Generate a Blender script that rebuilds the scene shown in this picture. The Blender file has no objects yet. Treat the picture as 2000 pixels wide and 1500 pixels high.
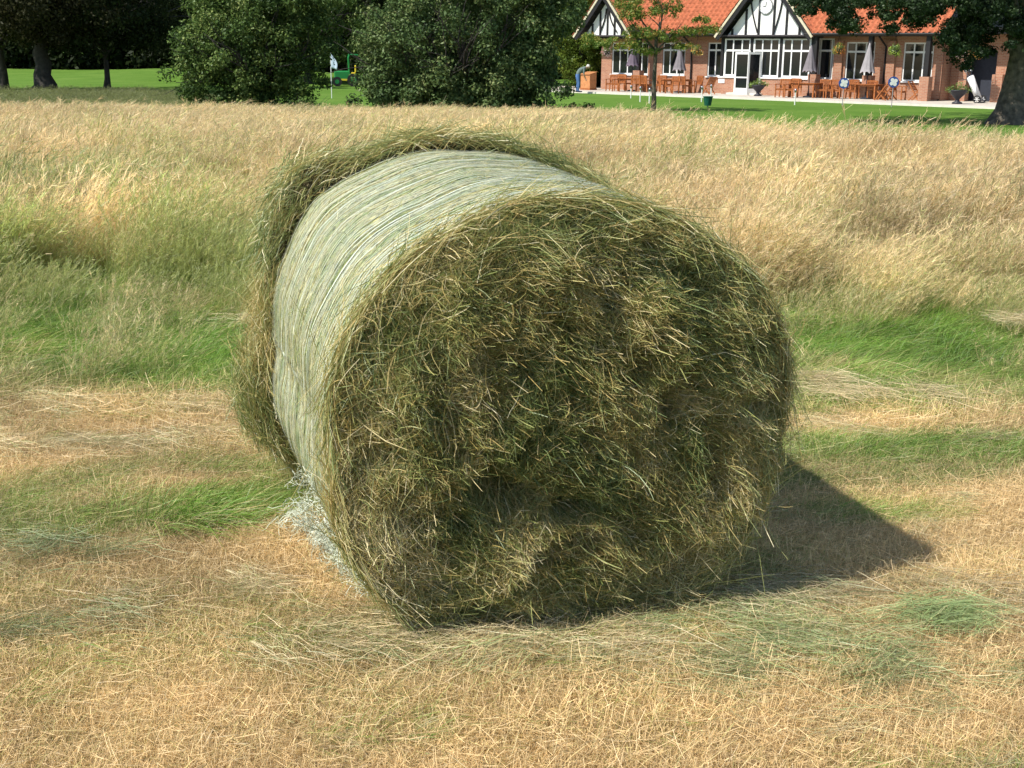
import bpy, bmesh, math, random
import numpy as np
from mathutils import Vector, Matrix
rng = np.random.default_rng(7); random.seed(7)
sc = bpy.context.scene; C = sc.collection
R = math.radians

# ---------------------------------------------------------------- camera, sky, sun, exposure
FPX, YH, ROLL, CAMH = 2400.0, 98.0, 0.009, 1.6        # focal length and horizon in pixels of a 2000 px wide picture
PITCH = math.atan((750 - YH) / FPX)
cam = bpy.data.cameras.new('camera'); co = bpy.data.objects.new('camera', cam); C.objects.link(co)
cam.sensor_width = 36; cam.lens = FPX / 2000 * 36; cam.clip_start = 0.05; cam.clip_end = 4000
Fv = Vector((0, math.cos(PITCH), -math.sin(PITCH))); Rv = Vector((1, 0, 0)); Uv = Rv.cross(Fv)
R2 = math.cos(ROLL) * Rv + math.sin(ROLL) * Uv; U2 = -math.sin(ROLL) * Rv + math.cos(ROLL) * Uv
m = Matrix((R2, U2, -Fv)).transposed().to_4x4(); m.translation = Vector((0, 0, CAMH)); co.matrix_world = m
sc.camera = co

SUN_AZ = Vector((-0.885, -0.465)).normalized(); SUN_EL = R(51)
to_sun = Vector((SUN_AZ.x * math.cos(SUN_EL), SUN_AZ.y * math.cos(SUN_EL), math.sin(SUN_EL)))
w = bpy.data.worlds.new('World'); sc.world = w; w.use_nodes = True
nt = w.node_tree; sky = nt.nodes.new('ShaderNodeTexSky'); sky.sky_type = 'NISHITA'; sky.sun_disc = False
sky.sun_elevation = SUN_EL; sky.sun_rotation = math.atan2(to_sun.x, to_sun.y) % (2 * math.pi)
sky.dust_density = 0.6
bg = nt.nodes['Background']; bg.inputs['Strength'].default_value = 0.13
nt.links.new(sky.outputs[0], bg.inputs[0])
sl = bpy.data.lights.new('sun', 'SUN'); sl.energy = 5.0; sl.angle = R(0.55); sl.color = (1, 0.95, 0.86)
so = bpy.data.objects.new('sun', sl); C.objects.link(so); so.location = (-20, -10, 30)
so.rotation_euler = to_sun.to_track_quat('Z', 'Y').to_euler()
sc.view_settings.view_transform = 'Standard'; sc.view_settings.look = 'None'
sc.view_settings.gamma = 1; sc.view_settings.use_curve_mapping = False; sc.view_settings.exposure = 0.40
sc.cycles.max_bounces = 4; sc.cycles.diffuse_bounces = 2; sc.cycles.glossy_bounces = 2; sc.cycles.transmission_bounces = 3; sc.cycles.use_adaptive_sampling = True; sc.cycles.adaptive_threshold = .02

# ---------------------------------------------------------------- helpers
def ray(px, py):
    d = Fv * FPX + R2 * (px - 1000) - U2 * (py - 750)
    return d.normalized()
def gp(px, py, z=0.0):
    d = ray(px, py); t = (z - CAMH) / d.z
    return Vector((0, 0, CAMH)) + d * t
def at_dist(px, py, D):
    d = ray(px, py); return Vector((0, 0, CAMH)) + d * (D / d.y)

def sstep(a, b, x):
    t = np.clip((x - a) / (b - a), 0, 1); return t * t * (3 - 2 * t)
_tab = rng.random((256, 256)); _tab3 = rng.random((64, 64, 64))
def vnoise(x, y, s=1.0, seed=0):
    x = np.asarray(x) / s + seed * 17.3; y = np.asarray(y) / s + seed * 9.7
    xi = np.floor(x).astype(int); yi = np.floor(y).astype(int); fx = x - xi; fy = y - yi
    fx = fx * fx * (3 - 2 * fx); fy = fy * fy * (3 - 2 * fy)
    g = lambda i, j: _tab[i & 255, j & 255]
    return (g(xi, yi) * (1 - fx) * (1 - fy) + g(xi + 1, yi) * fx * (1 - fy) + g(xi, yi + 1) * (1 - fx) * fy + g(xi + 1, yi + 1) * fx * fy)
def fbm(x, y, s=1.0, seed=0, o=3):
    r = 0; a = 1; t = 0
    for k in range(o):
        r = r + a * vnoise(x, y, s / 2 ** k, seed + k * 3); t += a; a *= 0.5
    return r / t
def terrain(x, y):
    x = np.asarray(x, float); y = np.asarray(y, float)
    z = -0.7 * sstep(20, 44, y)
    z = z + 0.05 * (fbm(x, y, 1.3, 5) - 0.5) * sstep(5.2, 9, y) * (1 - sstep(20, 30, y))
    z = z + 0.02 * (fbm(x, y, 0.6, 8) - 0.5)  * (1 - sstep(8, 12, y))
    z = z + 0.75 * sstep(80, 106, y) * (0.1 + fbm(x, y * 0.3, 16, 2)) * sstep(0, -12, x)
    return z

def tag(o, label=None, cat=None, group=None, kind=None):
    if label: o['label'] = label
    if cat: o['category'] = cat
    if group: o['group'] = group
    if kind: o['kind'] = kind
    return o
def link(o, parent=None):
    C.objects.link(o)
    if parent: o.parent = parent
    return o
def empty(name, loc=(0, 0, 0), rz=0.0):
    o = bpy.data.objects.new(name, None); o.empty_display_size = 0.2; C.objects.link(o)
    o.location = loc; o.rotation_euler = (0, 0, rz); return o
def mesh_np(name, V, Q, mat=None, attrs=None, T=None, smooth=False):
    """fast mesh: V (n,3), Q (m,4) quads, T (k,3) triangles"""
    me = bpy.data.meshes.new(name); V = np.asarray(V, np.float32); me.vertices.add(len(V)); me.vertices.foreach_set('co', V.ravel())
    loops = []; starts = []; tot = 0
    if Q is not None and len(Q): Q = np.asarray(Q, np.int32); loops.append(Q.ravel()); starts.append(np.arange(len(Q)) * 4); tot = len(Q) * 4
    if T is not None and len(T): T = np.asarray(T, np.int32); loops.append(T.ravel()); starts.append(tot + np.arange(len(T)) * 3)
    loops = np.concatenate(loops); starts = np.concatenate(starts).astype(np.int32)
    me.loops.add(len(loops)); me.loops.foreach_set('vertex_index', loops)
    me.polygons.add(len(starts)); me.polygons.foreach_set('loop_start', starts)
    if smooth: me.polygons.foreach_set('use_smooth', np.ones(len(starts), bool))
    for k, a in (attrs or {}).items():
        a = np.asarray(a, np.float32)
        if a.ndim == 1: at = me.attributes.new(k, 'FLOAT', 'POINT'); at.data.foreach_set('value', a)
        else: at = me.attributes.new(k, 'FLOAT_VECTOR', 'POINT'); at.data.foreach_set('vector', a.ravel())
    me.update(calc_edges=True); me.validate()
    if mat: me.materials.append(mat)
    return me
def obj(name, me, parent=None):
    o = bpy.data.objects.new(name, me); return link(o, parent)
def copy_tree(o, parent=None):
    c = o.copy(); C.objects.link(c); c.parent = parent
    for ch in o.children: copy_tree(ch, c)
    return c

class MB:
    """collects shapes in one mesh"""
    def __init__(s): s.v = []; s.f = []
    def add(s, vs, fs, M=None):
        b = len(s.v)
        for v in vs:
            v = Vector(v); s.v.append(tuple(M @ v) if M else tuple(v))
        for f in fs: s.f.append(tuple(b + i for i in f))
    def box(s, x0, x1, y0, y1, z0, z1, M=None):
        s.add([(x0,y0,z0),(x1,y0,z0),(x1,y1,z0),(x0,y1,z0),(x0,y0,z1),(x1,y0,z1),(x1,y1,z1),(x0,y1,z1)],
              [(0,3,2,1),(4,5,6,7),(0,1,5,4),(1,2,6,5),(2,3,7,6),(3,0,4,7)], M); return s
    def bar(s, a, b, w, h=None, up=(0,0,1)):
        """box beam from a to b"""
        a = Vector(a); b = Vector(b); h = h or w; d = (b - a); L = d.length; d.normalize()
        u = Vector(up); 
        if abs(d.dot(u)) > 0.95: u = Vector((0, 1, 0))
        x = d.cross(u).normalized(); z = x.cross(d).normalized()
        M = Matrix((x, d, z)).transposed().to_4x4(); M.translation = a
        return s.box(-w/2, w/2, 0, L, -h/2, h/2, M)
    def tube(s, pts, r, n=6, cap=True):
        pts = [Vector(p) for p in pts]; rs = r if isinstance(r, (list, tuple)) else [r] * len(pts)
        b = len(s.v); px = None
        for i, p in enumerate(pts):
            d = (pts[min(i+1, len(pts)-1)] - pts[max(i-1, 0)]).normalized()
            u = px if px is not None else (Vector((1,0,0)) if abs(d.x) < 0.9 else Vector((0,1,0)))
            y = d.cross(u).normalized(); x = y.cross(d).normalized(); px = x
            for k in range(n):
                a = 2*math.pi*k/n; q = p + rs[i]*(math.cos(a)*x + math.sin(a)*y); s.v.append(tuple(q))
        for i in range(len(pts)-1):
            for k in range(n):
                s.f.append((b+i*n+k, b+i*n+(k+1)%n, b+(i+1)*n+(k+1)%n, b+(i+1)*n+k))
        if cap:
            s.f.append(tuple(b+k for k in reversed(range(n)))); s.f.append(tuple(b+(len(pts)-1)*n+k for k in range(n)))
        return s
    def lathe(s, prof, n=16, c=(0,0,0)):
        b = len(s.v)
        for r, z in prof:
            for k in range(n):
                a = 2*math.pi*k/n; s.v.append((c[0]+r*math.cos(a), c[1]+r*math.sin(a), c[2]+z))
        for i in range(len(prof)-1):
            for k in range(n): s.f.append((b+i*n+k, b+i*n+(k+1)%n, b+(i+1)*n+(k+1)%n, b+(i+1)*n+k))
        return s
    def build(s, name, mat, parent=None, smooth=False, bevel=0):
        me = bpy.data.meshes.new(name); me.from_pydata(s.v, [], s.f); me.update()
        if smooth: me.polygons.foreach_set('use_smooth', [True]*len(me.polygons))
        me.materials.append(mat); o = obj(name, me, parent)
        if bevel:
            bm = bmesh.new(); bm.from_mesh(me); bmesh.ops.bevel(bm, geom=bm.edges[:], offset=bevel, segments=1, affect='EDGES'); bm.to_mesh(me); bm.free()
        return o

# ---------------------------------------------------------------- materials
def mat(name, col=(.5,.5,.5), rough=.7, metal=0, var=0.15, scale=8.0, bump=0.0, bscale=40.0, spec=0.3):
    m = bpy.data.materials.new(name); m.use_nodes = True; n = m.node_tree; b = n.nodes['Principled BSDF']
    b.inputs['Roughness'].default_value = rough; b.inputs['Metallic'].default_value = metal
    b.inputs['Specular IOR Level'].default_value = spec
    tc = n.nodes.new('ShaderNodeTexCoord'); no = n.nodes.new('ShaderNodeTexNoise'); no.inputs['Scale'].default_value = scale; no.inputs['Detail'].default_value = 6
    n.links.new(tc.outputs['Object'], no.inputs['Vector'])
    mr = n.nodes.new('ShaderNodeMapRange'); mr.inputs['From Min'].default_value = .3; mr.inputs['From Max'].default_value = .7
    mr.inputs['To Min'].default_value = 1 - var; mr.inputs['To Max'].default_value = 1 + var
    n.links.new(no.outputs['Fac'], mr.inputs['Value'])
    mx = n.nodes.new('ShaderNodeVectorMath'); mx.operation = 'SCALE'; mx.inputs[0].default_value = col[:3]
    n.links.new(mr.outputs[0], mx.inputs['Scale']); n.links.new(mx.outputs[0], b.inputs['Base Color'])
    if bump:
        n2 = n.nodes.new('ShaderNodeTexNoise'); n2.inputs['Scale'].default_value = bscale; n2.inputs['Detail'].default_value = 4
        n.links.new(tc.outputs['Object'], n2.inputs['Vector']); bp = n.nodes.new('ShaderNodeBump'); bp.inputs['Strength'].default_value = bump; bp.inputs['Distance'].default_value = .02
        n.links.new(n2.outputs['Fac'], bp.inputs['Height']); n.links.new(bp.outputs[0], b.inputs['Normal'])
    return m
def ramp(n, fac, stops):
    r = n.nodes.new('ShaderNodeValToRGB'); e = r.color_ramp.elements
    while len(e) < len(stops): e.new(0.5)
    for k, (p, c) in enumerate(stops): e[k].position = p; e[k].color = (*c, 1)
    n.links.new(fac, r.inputs['Fac']); return r.outputs['Color']
def attr(n, name, typ='GEOMETRY'):
    a = n.nodes.new('ShaderNodeAttribute'); a.attribute_name = name; a.attribute_type = typ; return a
def leafy(name, stops, trans=0.3, gloss=0.06, rough=.5):
    """leaf / strand material coloured by the 'rnd' attribute of each leaf"""
    m = bpy.data.materials.new(name); m.use_nodes = True; n = m.node_tree; n.nodes.remove(n.nodes['Principled BSDF'])
    col = ramp(n, attr(n, 'rnd').outputs['Fac'], stops)
    finish_leaf(m, col, trans, gloss, rough); return m
def finish_leaf(m, col, trans, gloss, rough):
    n = m.node_tree; out = n.nodes['Material Output']
    d = n.nodes.new('ShaderNodeBsdfDiffuse'); t = n.nodes.new('ShaderNodeBsdfTranslucent'); mx = n.nodes.new('ShaderNodeMixShader'); mx.inputs[0].default_value = trans
    n.links.new(col, d.inputs['Color']); n.links.new(col, t.inputs['Color']); n.links.new(d.outputs[0], mx.inputs[1]); n.links.new(t.outputs[0], mx.inputs[2])
    g = n.nodes.new('ShaderNodeBsdfGlossy'); g.inputs['Roughness'].default_value = rough; g.inputs['Color'].default_value = (.8, .85, .8, 1)
    m2 = n.nodes.new('ShaderNodeMixShader'); m2.inputs[0].default_value = gloss
    n.links.new(mx.outputs[0], m2.inputs[1]); n.links.new(g.outputs[0], m2.inputs[2]); n.links.new(m2.outputs[0], out.inputs['Surface'])

M = {}
M['black'] = mat('black_timber', (.018,.017,.018), .6, bump=.3, bscale=20)
M['soffit'] = mat('dark_soffit_boards', (.07,.06,.065), .7)
M['render'] = mat('white_render', (.82,.81,.78), .8, var=.05, scale=2, bump=.15)
M['white'] = mat('white_window_paint', (.78,.78,.76), .4, var=.05)
M['barge'] = mat('cream_verge', (.55,.5,.36), .7)
M['timber'] = mat('oiled_hardwood', (.34,.115,.035), .5, var=.35, scale=14)
M['lectern'] = mat('orange_varnished_ply', (.5,.22,.09), .45, var=.2)
M['paving'] = mat('pale_paving', (.5,.45,.38), .85, var=.15, scale=1.5, bump=.2)
M['kerb'] = mat('pale_kerb_stone', (.66,.62,.54), .8, var=.12, scale=3)
M['urn'] = mat('dark_lead_urn', (.03,.03,.04), .5)
M['green_metal'] = mat('green_machine_paint', (.015,.2,.045), .35, var=.05, spec=.5)
M['yellow'] = mat('yellow_paint', (.7,.55,.04), .4)
M['rubber'] = mat('black_rubber', (.02,.02,.02), .8)
M['pole'] = mat('white_pole_paint', (.75,.75,.74), .4, var=.04)
M['purple'] = mat('mauve_grey_canvas', (.13,.10,.13), .85, var=.15, scale=5)
M['canvas'] = mat('pale_grey_canvas', (.30,.28,.29), .85, var=.12, scale=5)
M['canvas_d'] = mat('mid_grey_canvas', (.19,.17,.185), .85, var=.12, scale=5)
M['skin'] = mat('skin', (.5,.29,.2), .55, var=.05)
M['shirt'] = mat('grey_green_shirt', (.13,.17,.16), .85, var=.2, scale=12)
M['jeans'] = mat('blue_jeans', (.08,.16,.36), .85, var=.2, scale=12)
M['hair'] = mat('white_hair', (.6,.58,.52), .8)
M['dark_cloth'] = mat('dark_cloth', (.03,.035,.05), .7)
M['bag'] = mat('white_golf_bag', (.7,.7,.7), .45, var=.05)
M['steel'] = mat('grey_steel', (.3,.3,.32), .35, metal=.8)
M['flag'] = mat('pale_blue_flag', (.55,.65,.78), .8, var=.05)
M['badge_blue'] = mat('blue_disc', (.03,.08,.3), .4, var=.05)
M['bin'] = mat('dark_green_plastic', (.01,.09,.06), .5)
M['bark'] = mat('oak_bark', (.10,.085,.065), .9, var=.5, scale=6, bump=1.0, bscale=12)
M['bark_d'] = mat('dark_bark', (.045,.04,.035), .9, var=.4, scale=6, bump=.8, bscale=10)
M['inside'] = mat('dark_room_interior', (.02,.02,.022), .9)
M['curtain'] = mat('beige_curtain', (.3,.25,.2), .9)
def glass_mat():
    m = bpy.data.materials.new('window_glass'); m.use_nodes = True; b = m.node_tree.nodes['Principled BSDF']
    b.inputs['Base Color'].default_value = (.012,.014,.016,1); b.inputs['Roughness'].default_value = .06; b.inputs['Specular IOR Level'].default_value = .5
    return m
M['glass'] = glass_mat()
def brick_mat():
    m = bpy.data.materials.new('orange_red_brick'); m.use_nodes = True; n = m.node_tree; b = n.nodes['Principled BSDF']; b.inputs['Roughness'].default_value = .9
    tc = n.nodes.new('ShaderNodeTexCoord'); sp = n.nodes.new('ShaderNodeSeparateXYZ'); cb = n.nodes.new('ShaderNodeCombineXYZ'); ad = n.nodes.new('ShaderNodeMath'); ad.operation = 'ADD'
    n.links.new(tc.outputs['Object'], sp.inputs[0]); n.links.new(sp.outputs['X'], ad.inputs[0]); n.links.new(sp.outputs['Y'], ad.inputs[1]); n.links.new(ad.outputs[0], cb.inputs['X']); n.links.new(sp.outputs['Z'], cb.inputs['Y'])
    bt = n.nodes.new('ShaderNodeTexBrick'); bt.inputs['Scale'].default_value = 1; bt.inputs['Brick Width'].default_value = .225; bt.inputs['Row Height'].default_value = .075; bt.inputs['Mortar Size'].default_value = .008
    bt.inputs['Color1'].default_value = (.34,.14,.08,1); bt.inputs['Color2'].default_value = (.43,.21,.125,1); bt.inputs['Mortar'].default_value = (.42,.32,.24,1); bt.inputs['Bias'].default_value = -.1
    n.links.new(cb.outputs[0], bt.inputs['Vector'])
    no = n.nodes.new('ShaderNodeTexNoise'); no.inputs['Scale'].default_value = 1.3; no.inputs['Detail'].default_value = 5; n.links.new(tc.outputs['Object'], no.inputs['Vector'])
    hs = n.nodes.new('ShaderNodeHueSaturation'); mr = n.nodes.new('ShaderNodeMapRange'); mr.inputs['To Min'].default_value = .75; mr.inputs['To Max'].default_value = 1.25
    n.links.new(no.outputs['Fac'], mr.inputs['Value']); n.links.new(mr.outputs[0], hs.inputs['Value']); n.links.new(bt.outputs['Color'], hs.inputs['Color']); n.links.new(hs.outputs[0], b.inputs['Base Color'])
    bp = n.nodes.new('ShaderNodeBump'); bp.inputs['Strength'].default_value = .6; bp.inputs['Distance'].default_value = .01; bp.invert = True
    n.links.new(bt.outputs['Fac'], bp.inputs['Height']); n.links.new(bp.outputs[0], b.inputs['Normal']); return m
M['brick'] = brick_mat()
def tile_mat():
    m = mat('orange_clay_pantiles', (.42,.135,.068), .85, var=.22, scale=3, spec=.1); return m
M['tile'] = tile_mat()

# ---------------------------------------------------------------- ground zones (what grows where, in metres)
def meadow_far(x, y):
    u = x / np.maximum(y, 1)
    return 36 + 2.0 * (fbm(x, y * 0 + 3, 3.0, 33) - .5) - 15.5 * sstep(0.045, 0.12, u) - 3.5 * sstep(0.15, 0.42, u)
def zones(x, y):
    """returns weights: green (0 dry .. 1 fresh), height class weights"""
    x = np.asarray(x, float); y = np.asarray(y, float)
    wob = 0.5 * (fbm(x, y * .6 + 1, 0.8, 3, 4) - 0.5)
    yy = y - 0.05 * x + wob
    n1 = fbm(x, y * 2.2, 0.8, 11)
    g = 0.07 + (.25 + .25 * sstep(3.2, 4.2, y)) * sstep(.55, .68, n1) + .14 * sstep(.52, .62, fbm(x * .35, y * 2.2, .5, 13))
    left = sstep(0.35, -0.1, x); right = 1 - left
    band = lambda a, b, s=0.10: sstep(a - s, a + s, yy) * (1 - sstep(b - s, b + s, yy))
    g = np.maximum(g, 0.85 * band(3.93, 4.32, .07) * left)
    g = np.maximum(g, 0.45 * band(5.0, 5.12, .05) * left)
    g = np.maximum(g, 0.5 * band(5.36, 5.47, .04) * left)
    g = np.maximum(g, 0.95 * band(5.62, 7.2, .08) * left)
    g = np.maximum(g, 0.85 * band(4.32, 4.47, .04) * right * sstep(2.4, 1.6, x))
    g = np.maximum(g, 0.9 * band(4.55, 4.95, .08) * right)
    g = np.maximum(g, 0.9 * band(5.3, 7.1, .12) * right)
    g = np.maximum(g, 0.45 * band(3.2, 3.35, .05) * right * sstep(1.25, .8, x))
    g = np.maximum(g, 0.4 * sstep(2.7, 2.45, y) * sstep(.55, .8, x))
    g = np.where(yy > 7.25, 0.12 + 0.8 * sstep(.42, .62, fbm(x, y, 1.6, 21)) * sstep(15, 9, y) + .3 * sstep(.5, .7, fbm(x, y, 2.6, 25)), g)
    return np.clip(g, 0, 1)
tall_edge = lambda x: 7.05 - .25 * (np.asarray(x) > 1.0) + 1.1 * (fbm(x, x * 0 + 2, 1.1, 4) - .5) + 0.05 * x + 0.15*np.sin(x*1.7)

# ground sheet: a graded grid that reaches the horizon
def graded(a0, a1, n, far):
    near = np.linspace(a0, a1, n); step = near[1] - near[0]; out = []; p = a1; s = step
    while p < far: s *= 1.09; p += s; out.append(p)
    return near, np.array(out)
ny, fy = graded(-2, 9, 220, 2500); ys = np.concatenate([-2 - np.array([3000., 1000, 300, 100, 30, 10, 3])[0:], ny, fy])
nx, fx = graded(-4.5, 4.5, 180, 2500); xs = np.concatenate([-fx[::-1], nx, fx])
X, Y = np.meshgrid(xs, ys); Z = terrain(X, Y)
GX, GY = X.ravel(), Y.ravel()
V = np.stack([GX, GY, Z.ravel()], 1); nyv, nxv = X.shape
idx = np.arange(nyv * nxv).reshape(nyv, nxv)
Q = np.stack([idx[:-1, :-1], idx[:-1, 1:], idx[1:, 1:], idx[1:, :-1]], -1).reshape(-1, 4)
green = zones(GX, GY); lawn = sstep(0, 1.2, GY - meadow_far(GX, GY) + .8)
gm = bpy.data.materials.new('field_soil_and_turf'); gm.use_nodes = True; n = gm.node_tree; b = n.nodes['Principled BSDF']; b.inputs['Roughness'].default_value = .95; b.inputs['Specular IOR Level'].default_value = .1
tc = n.nodes.new('ShaderNodeTexCoord'); no = n.nodes.new('ShaderNodeTexNoise'); no.inputs['Scale'].default_value = 60; no.inputs['Detail'].default_value = 8; no.inputs['Roughness'].default_value = .8
n.links.new(tc.outputs['Object'], no.inputs['Vector'])
dry = ramp(n, no.outputs['Fac'], [(.3, (.16,.11,.045)), (.5, (.36,.25,.11)), (.7, (.52,.38,.19))])
grn = ramp(n, no.outputs['Fac'], [(.3, (.03,.05,.012)), (.5, (.07,.14,.025)), (.7, (.13,.22,.05))])
no2 = n.nodes.new('ShaderNodeTexNoise'); no2.inputs['Scale'].default_value = .35; no2.inputs['Detail'].default_value = 9; no2.inputs['Roughness'].default_value = .7; n.links.new(tc.outputs['Object'], no2.inputs['Vector'])
lwn = ramp(n, no2.outputs['Fac'], [(.3, (.075,.155,.02)), (.5, (.1,.19,.027)), (.7, (.135,.22,.04))])
mx = n.nodes.new('ShaderNodeMixRGB'); n.links.new(attr(n, 'green').outputs['Fac'], mx.inputs[0]); n.links.new(dry, mx.inputs[1]); n.links.new(grn, mx.inputs[2])
mx2 = n.nodes.new('ShaderNodeMixRGB'); n.links.new(attr(n, 'lawn').outputs['Fac'], mx2.inputs[0]); n.links.new(mx.outputs[0], mx2.inputs[1]); n.links.new(lwn, mx2.inputs[2])
n.links.new(mx2.outputs[0], b.inputs['Base Color'])
bp = n.nodes.new('ShaderNodeBump'); bp.inputs['Strength'].default_value = .8; bp.inputs['Distance'].default_value = .03; n.links.new(no.outputs['Fac'], bp.inputs['Height']); n.links.new(bp.outputs[0], b.inputs['Normal'])
ground = obj('ground', mesh_np('ground', V, Q, gm, {'green': green, 'lawn': lawn}, smooth=True)); tag(ground, kind='structure')

# ---------------------------------------------------------------- ribbons (blades, straws, strands)
def ribbons(P0, D0, L, W, nseg, bend, side=None, taper=0.15, wob=0.0):
    """P0 roots (n,3); D0 unit directions; L lengths; W widths; bend (n,3) added quadratically; returns V,Q,t,id"""
    n = len(P0); t = np.linspace(0, 1, nseg + 1)
    if side is None:
        rv = rng.normal(size=(n, 3)); side = np.cross(D0, rv)
    side = side / (np.linalg.norm(side, axis=1, keepdims=True) + 1e-9)
    P = P0[:, None] + D0[:, None] * (L[:, None] * t)[..., None] + bend[:, None] * (t ** 2)[None, :, None] * L[:, None, None]
    if wob: 
        wv = rng.normal(size=(n, nseg + 1, 3)) * wob * L[:, None, None]; wv[:, 0] = 0; P = P + wv
    ww = W[:, None] * (1 - (1 - taper) * t ** 1.5) * 0.5
    A = P - side[:, None] * ww[..., None]; B = P + side[:, None] * ww[..., None]
    V = np.stack([A, B], 2).reshape(-1, 3)
    base = (np.arange(n) * (nseg + 1) * 2)[:, None]; k = np.arange(nseg) * 2
    Q = np.stack([base + k, base + k + 1, base + k + 3, base + k + 2], -1).reshape(-1, 4)
    return V, Q, np.repeat(np.tile(t, n), 2), np.repeat(np.arange(n), (nseg + 1) * 2)
def joinVQ(parts):
    Vs = []; Qs = []; b = 0
    for V, Q in parts: Vs.append(V); Qs.append(Q + b); b += len(V)
    return np.concatenate(Vs), np.concatenate(Qs)

# ---------------------------------------------------------------- grass
def blade_mat(name, green_root, green_tip, dry_root, dry_tip, trans=.3):
    m = bpy.data.materials.new(name); m.use_nodes = True; n = m.node_tree; n.nodes.remove(n.nodes['Principled BSDF'])
    t = attr(n, 't').outputs['Fac']; rnd = attr(n, 'rnd').outputs['Fac']; g = attr(n, 'green', 'INSTANCER').outputs['Fac']; br = attr(n, 'bright', 'INSTANCER').outputs['Fac']
    cg = ramp(n, t, [(0, green_root), (1, green_tip)]); cd = ramp(n, t, [(0, dry_root), (.75, dry_tip), (1, dry_tip)])
    # fresh where the clump's greenness exceeds the blade's own threshold
    s = n.nodes.new('ShaderNodeMath'); s.operation = 'SUBTRACT'; n.links.new(g, s.inputs[0]); n.links.new(rnd, s.inputs[1])
    mr = n.nodes.new('ShaderNodeMapRange'); mr.inputs['From Min'].default_value = -.25; mr.inputs['From Max'].default_value = .25; n.links.new(s.outputs[0], mr.inputs['Value'])
    mx = n.nodes.new('ShaderNodeMixRGB'); n.links.new(mr.outputs[0], mx.inputs[0]); n.links.new(cd, mx.inputs[1]); n.links.new(cg, mx.inputs[2])
    r2 = attr(n, 'rnd2').outputs['Fac']; mu = n.nodes.new('ShaderNodeMath'); mu.operation = 'MULTIPLY'; m3 = n.nodes.new('ShaderNodeMapRange'); m3.inputs['To Min'].default_value = .65; m3.inputs['To Max'].default_value = 1.35
    n.links.new(r2, m3.inputs['Value']); n.links.new(m3.outputs[0], mu.inputs[0]); n.links.new(br, mu.inputs[1])
    vs = n.nodes.new('ShaderNodeVectorMath'); vs.operation = 'SCALE'; n.links.new(mx.outputs[0], vs.inputs[0]); n.links.new(mu.outputs[0], vs.inputs['Scale'])
    finish_leaf(m, vs.outputs[0], trans, .05, .5); return m
MG = {
 'tall': blade_mat('tall_meadow_grass', (.17,.30,.04), (.46,.50,.16), (.34,.34,.09), (.86,.65,.36), .42),
 'green': blade_mat('fresh_grass', (.07,.18,.012), (.24,.42,.05), (.25,.24,.07), (.56,.42,.2)),
 'stub': blade_mat('mown_stubble', (.12,.19,.03), (.38,.46,.12), (.36,.25,.10), (.77,.57,.30)),
 'laid': blade_mat('cut_grass_straws', (.28,.37,.14), (.38,.46,.20), (.55,.45,.24), (.78,.62,.38)),
}
def proto(name, V, Q, t, rid, mat_, extra=None):
    nb = rid.max() + 1; r1 = rng.random(nb); r2 = rng.random(nb)
    return mesh_np(name, V, Q, mat_, {'t': t, 'rnd': r1[rid], 'rnd2': r2[rid]})
def unit(v): return v / np.linalg.norm(v, axis=1, keepdims=True)
def cat_ribs(lst):
    Vs, Qs, ts, ids = [], [], [], []; b = 0; ib = 0
    for V, Q, t, i in lst: Vs.append(V); Qs.append(Q + b); ts.append(t); ids.append(i + ib); b += len(V); ib += i.max() + 1
    return np.concatenate(Vs), np.concatenate(Qs), np.concatenate(ts), np.concatenate(ids)
def tall_proto(k, lean=.25):
    ns = 30; th = rng.random(ns) * 6.28; rr = .13 * np.sqrt(rng.random(ns))
    P = np.stack([rr * np.cos(th), rr * np.sin(th), np.zeros(ns)], 1)
    out = np.stack([np.cos(th) * .22, np.sin(th) * .22, np.ones(ns)], 1) + rng.normal(size=(ns, 3)) * .1; out[:, 0] += lean * .6; D = unit(out)
    L = rng.uniform(.36, .74, ns); W = rng.uniform(.0014, .0026, ns)
    bend = np.stack([rng.normal(.22, .15, ns), rng.normal(0, .12, ns), -rng.uniform(.05, .2, ns)], 1)
    st = ribbons(P, D, L, W, 5, bend, taper=.7)
    Vt = st[0].reshape(ns, 6, 2, 3).mean(2); tip = Vt[:, -1]; mid = Vt[:, -2]; dirn = unit(tip - mid)
    lst = [st]
    for j in range(12):   # panicle branches
        f = rng.random(ns)[:, None] * 1.2 - .1; pos = mid * (1 - f) + tip * f
        d = unit(dirn + rng.normal(size=(ns, 3)) * .42)
        s = ribbons(pos, d, rng.uniform(.03, .075, ns), rng.uniform(.0022, .0045, ns), 1, np.zeros((ns, 3)), taper=.5)
        s = (s[0], s[1], .8 + .2 * s[2], s[3]); lst.append(s)
    nb = 34; th = rng.random(nb) * 6.28; rr = .14 * np.sqrt(rng.random(nb))   # basal leaves
    P = np.stack([rr * np.cos(th), rr * np.sin(th), np.zeros(nb)], 1); D = unit(np.stack([np.cos(th) * .4 + .1, np.sin(th) * .4, np.ones(nb)], 1) + rng.normal(size=(nb, 3)) * .15)
    bend = np.stack([np.cos(th) * .3 + .15, np.sin(th) * .3, -rng.uniform(.1, .5, nb)], 1)
    bl = ribbons(P, D, rng.uniform(.15, .36, nb), rng.uniform(.003, .006, nb), 4, bend, taper=.1); bl = (bl[0], bl[1], bl[2] * .45, bl[3]); lst.append(bl)
    return proto('tall_grass_tuft', *cat_ribs(lst), MG['tall'])
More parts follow.
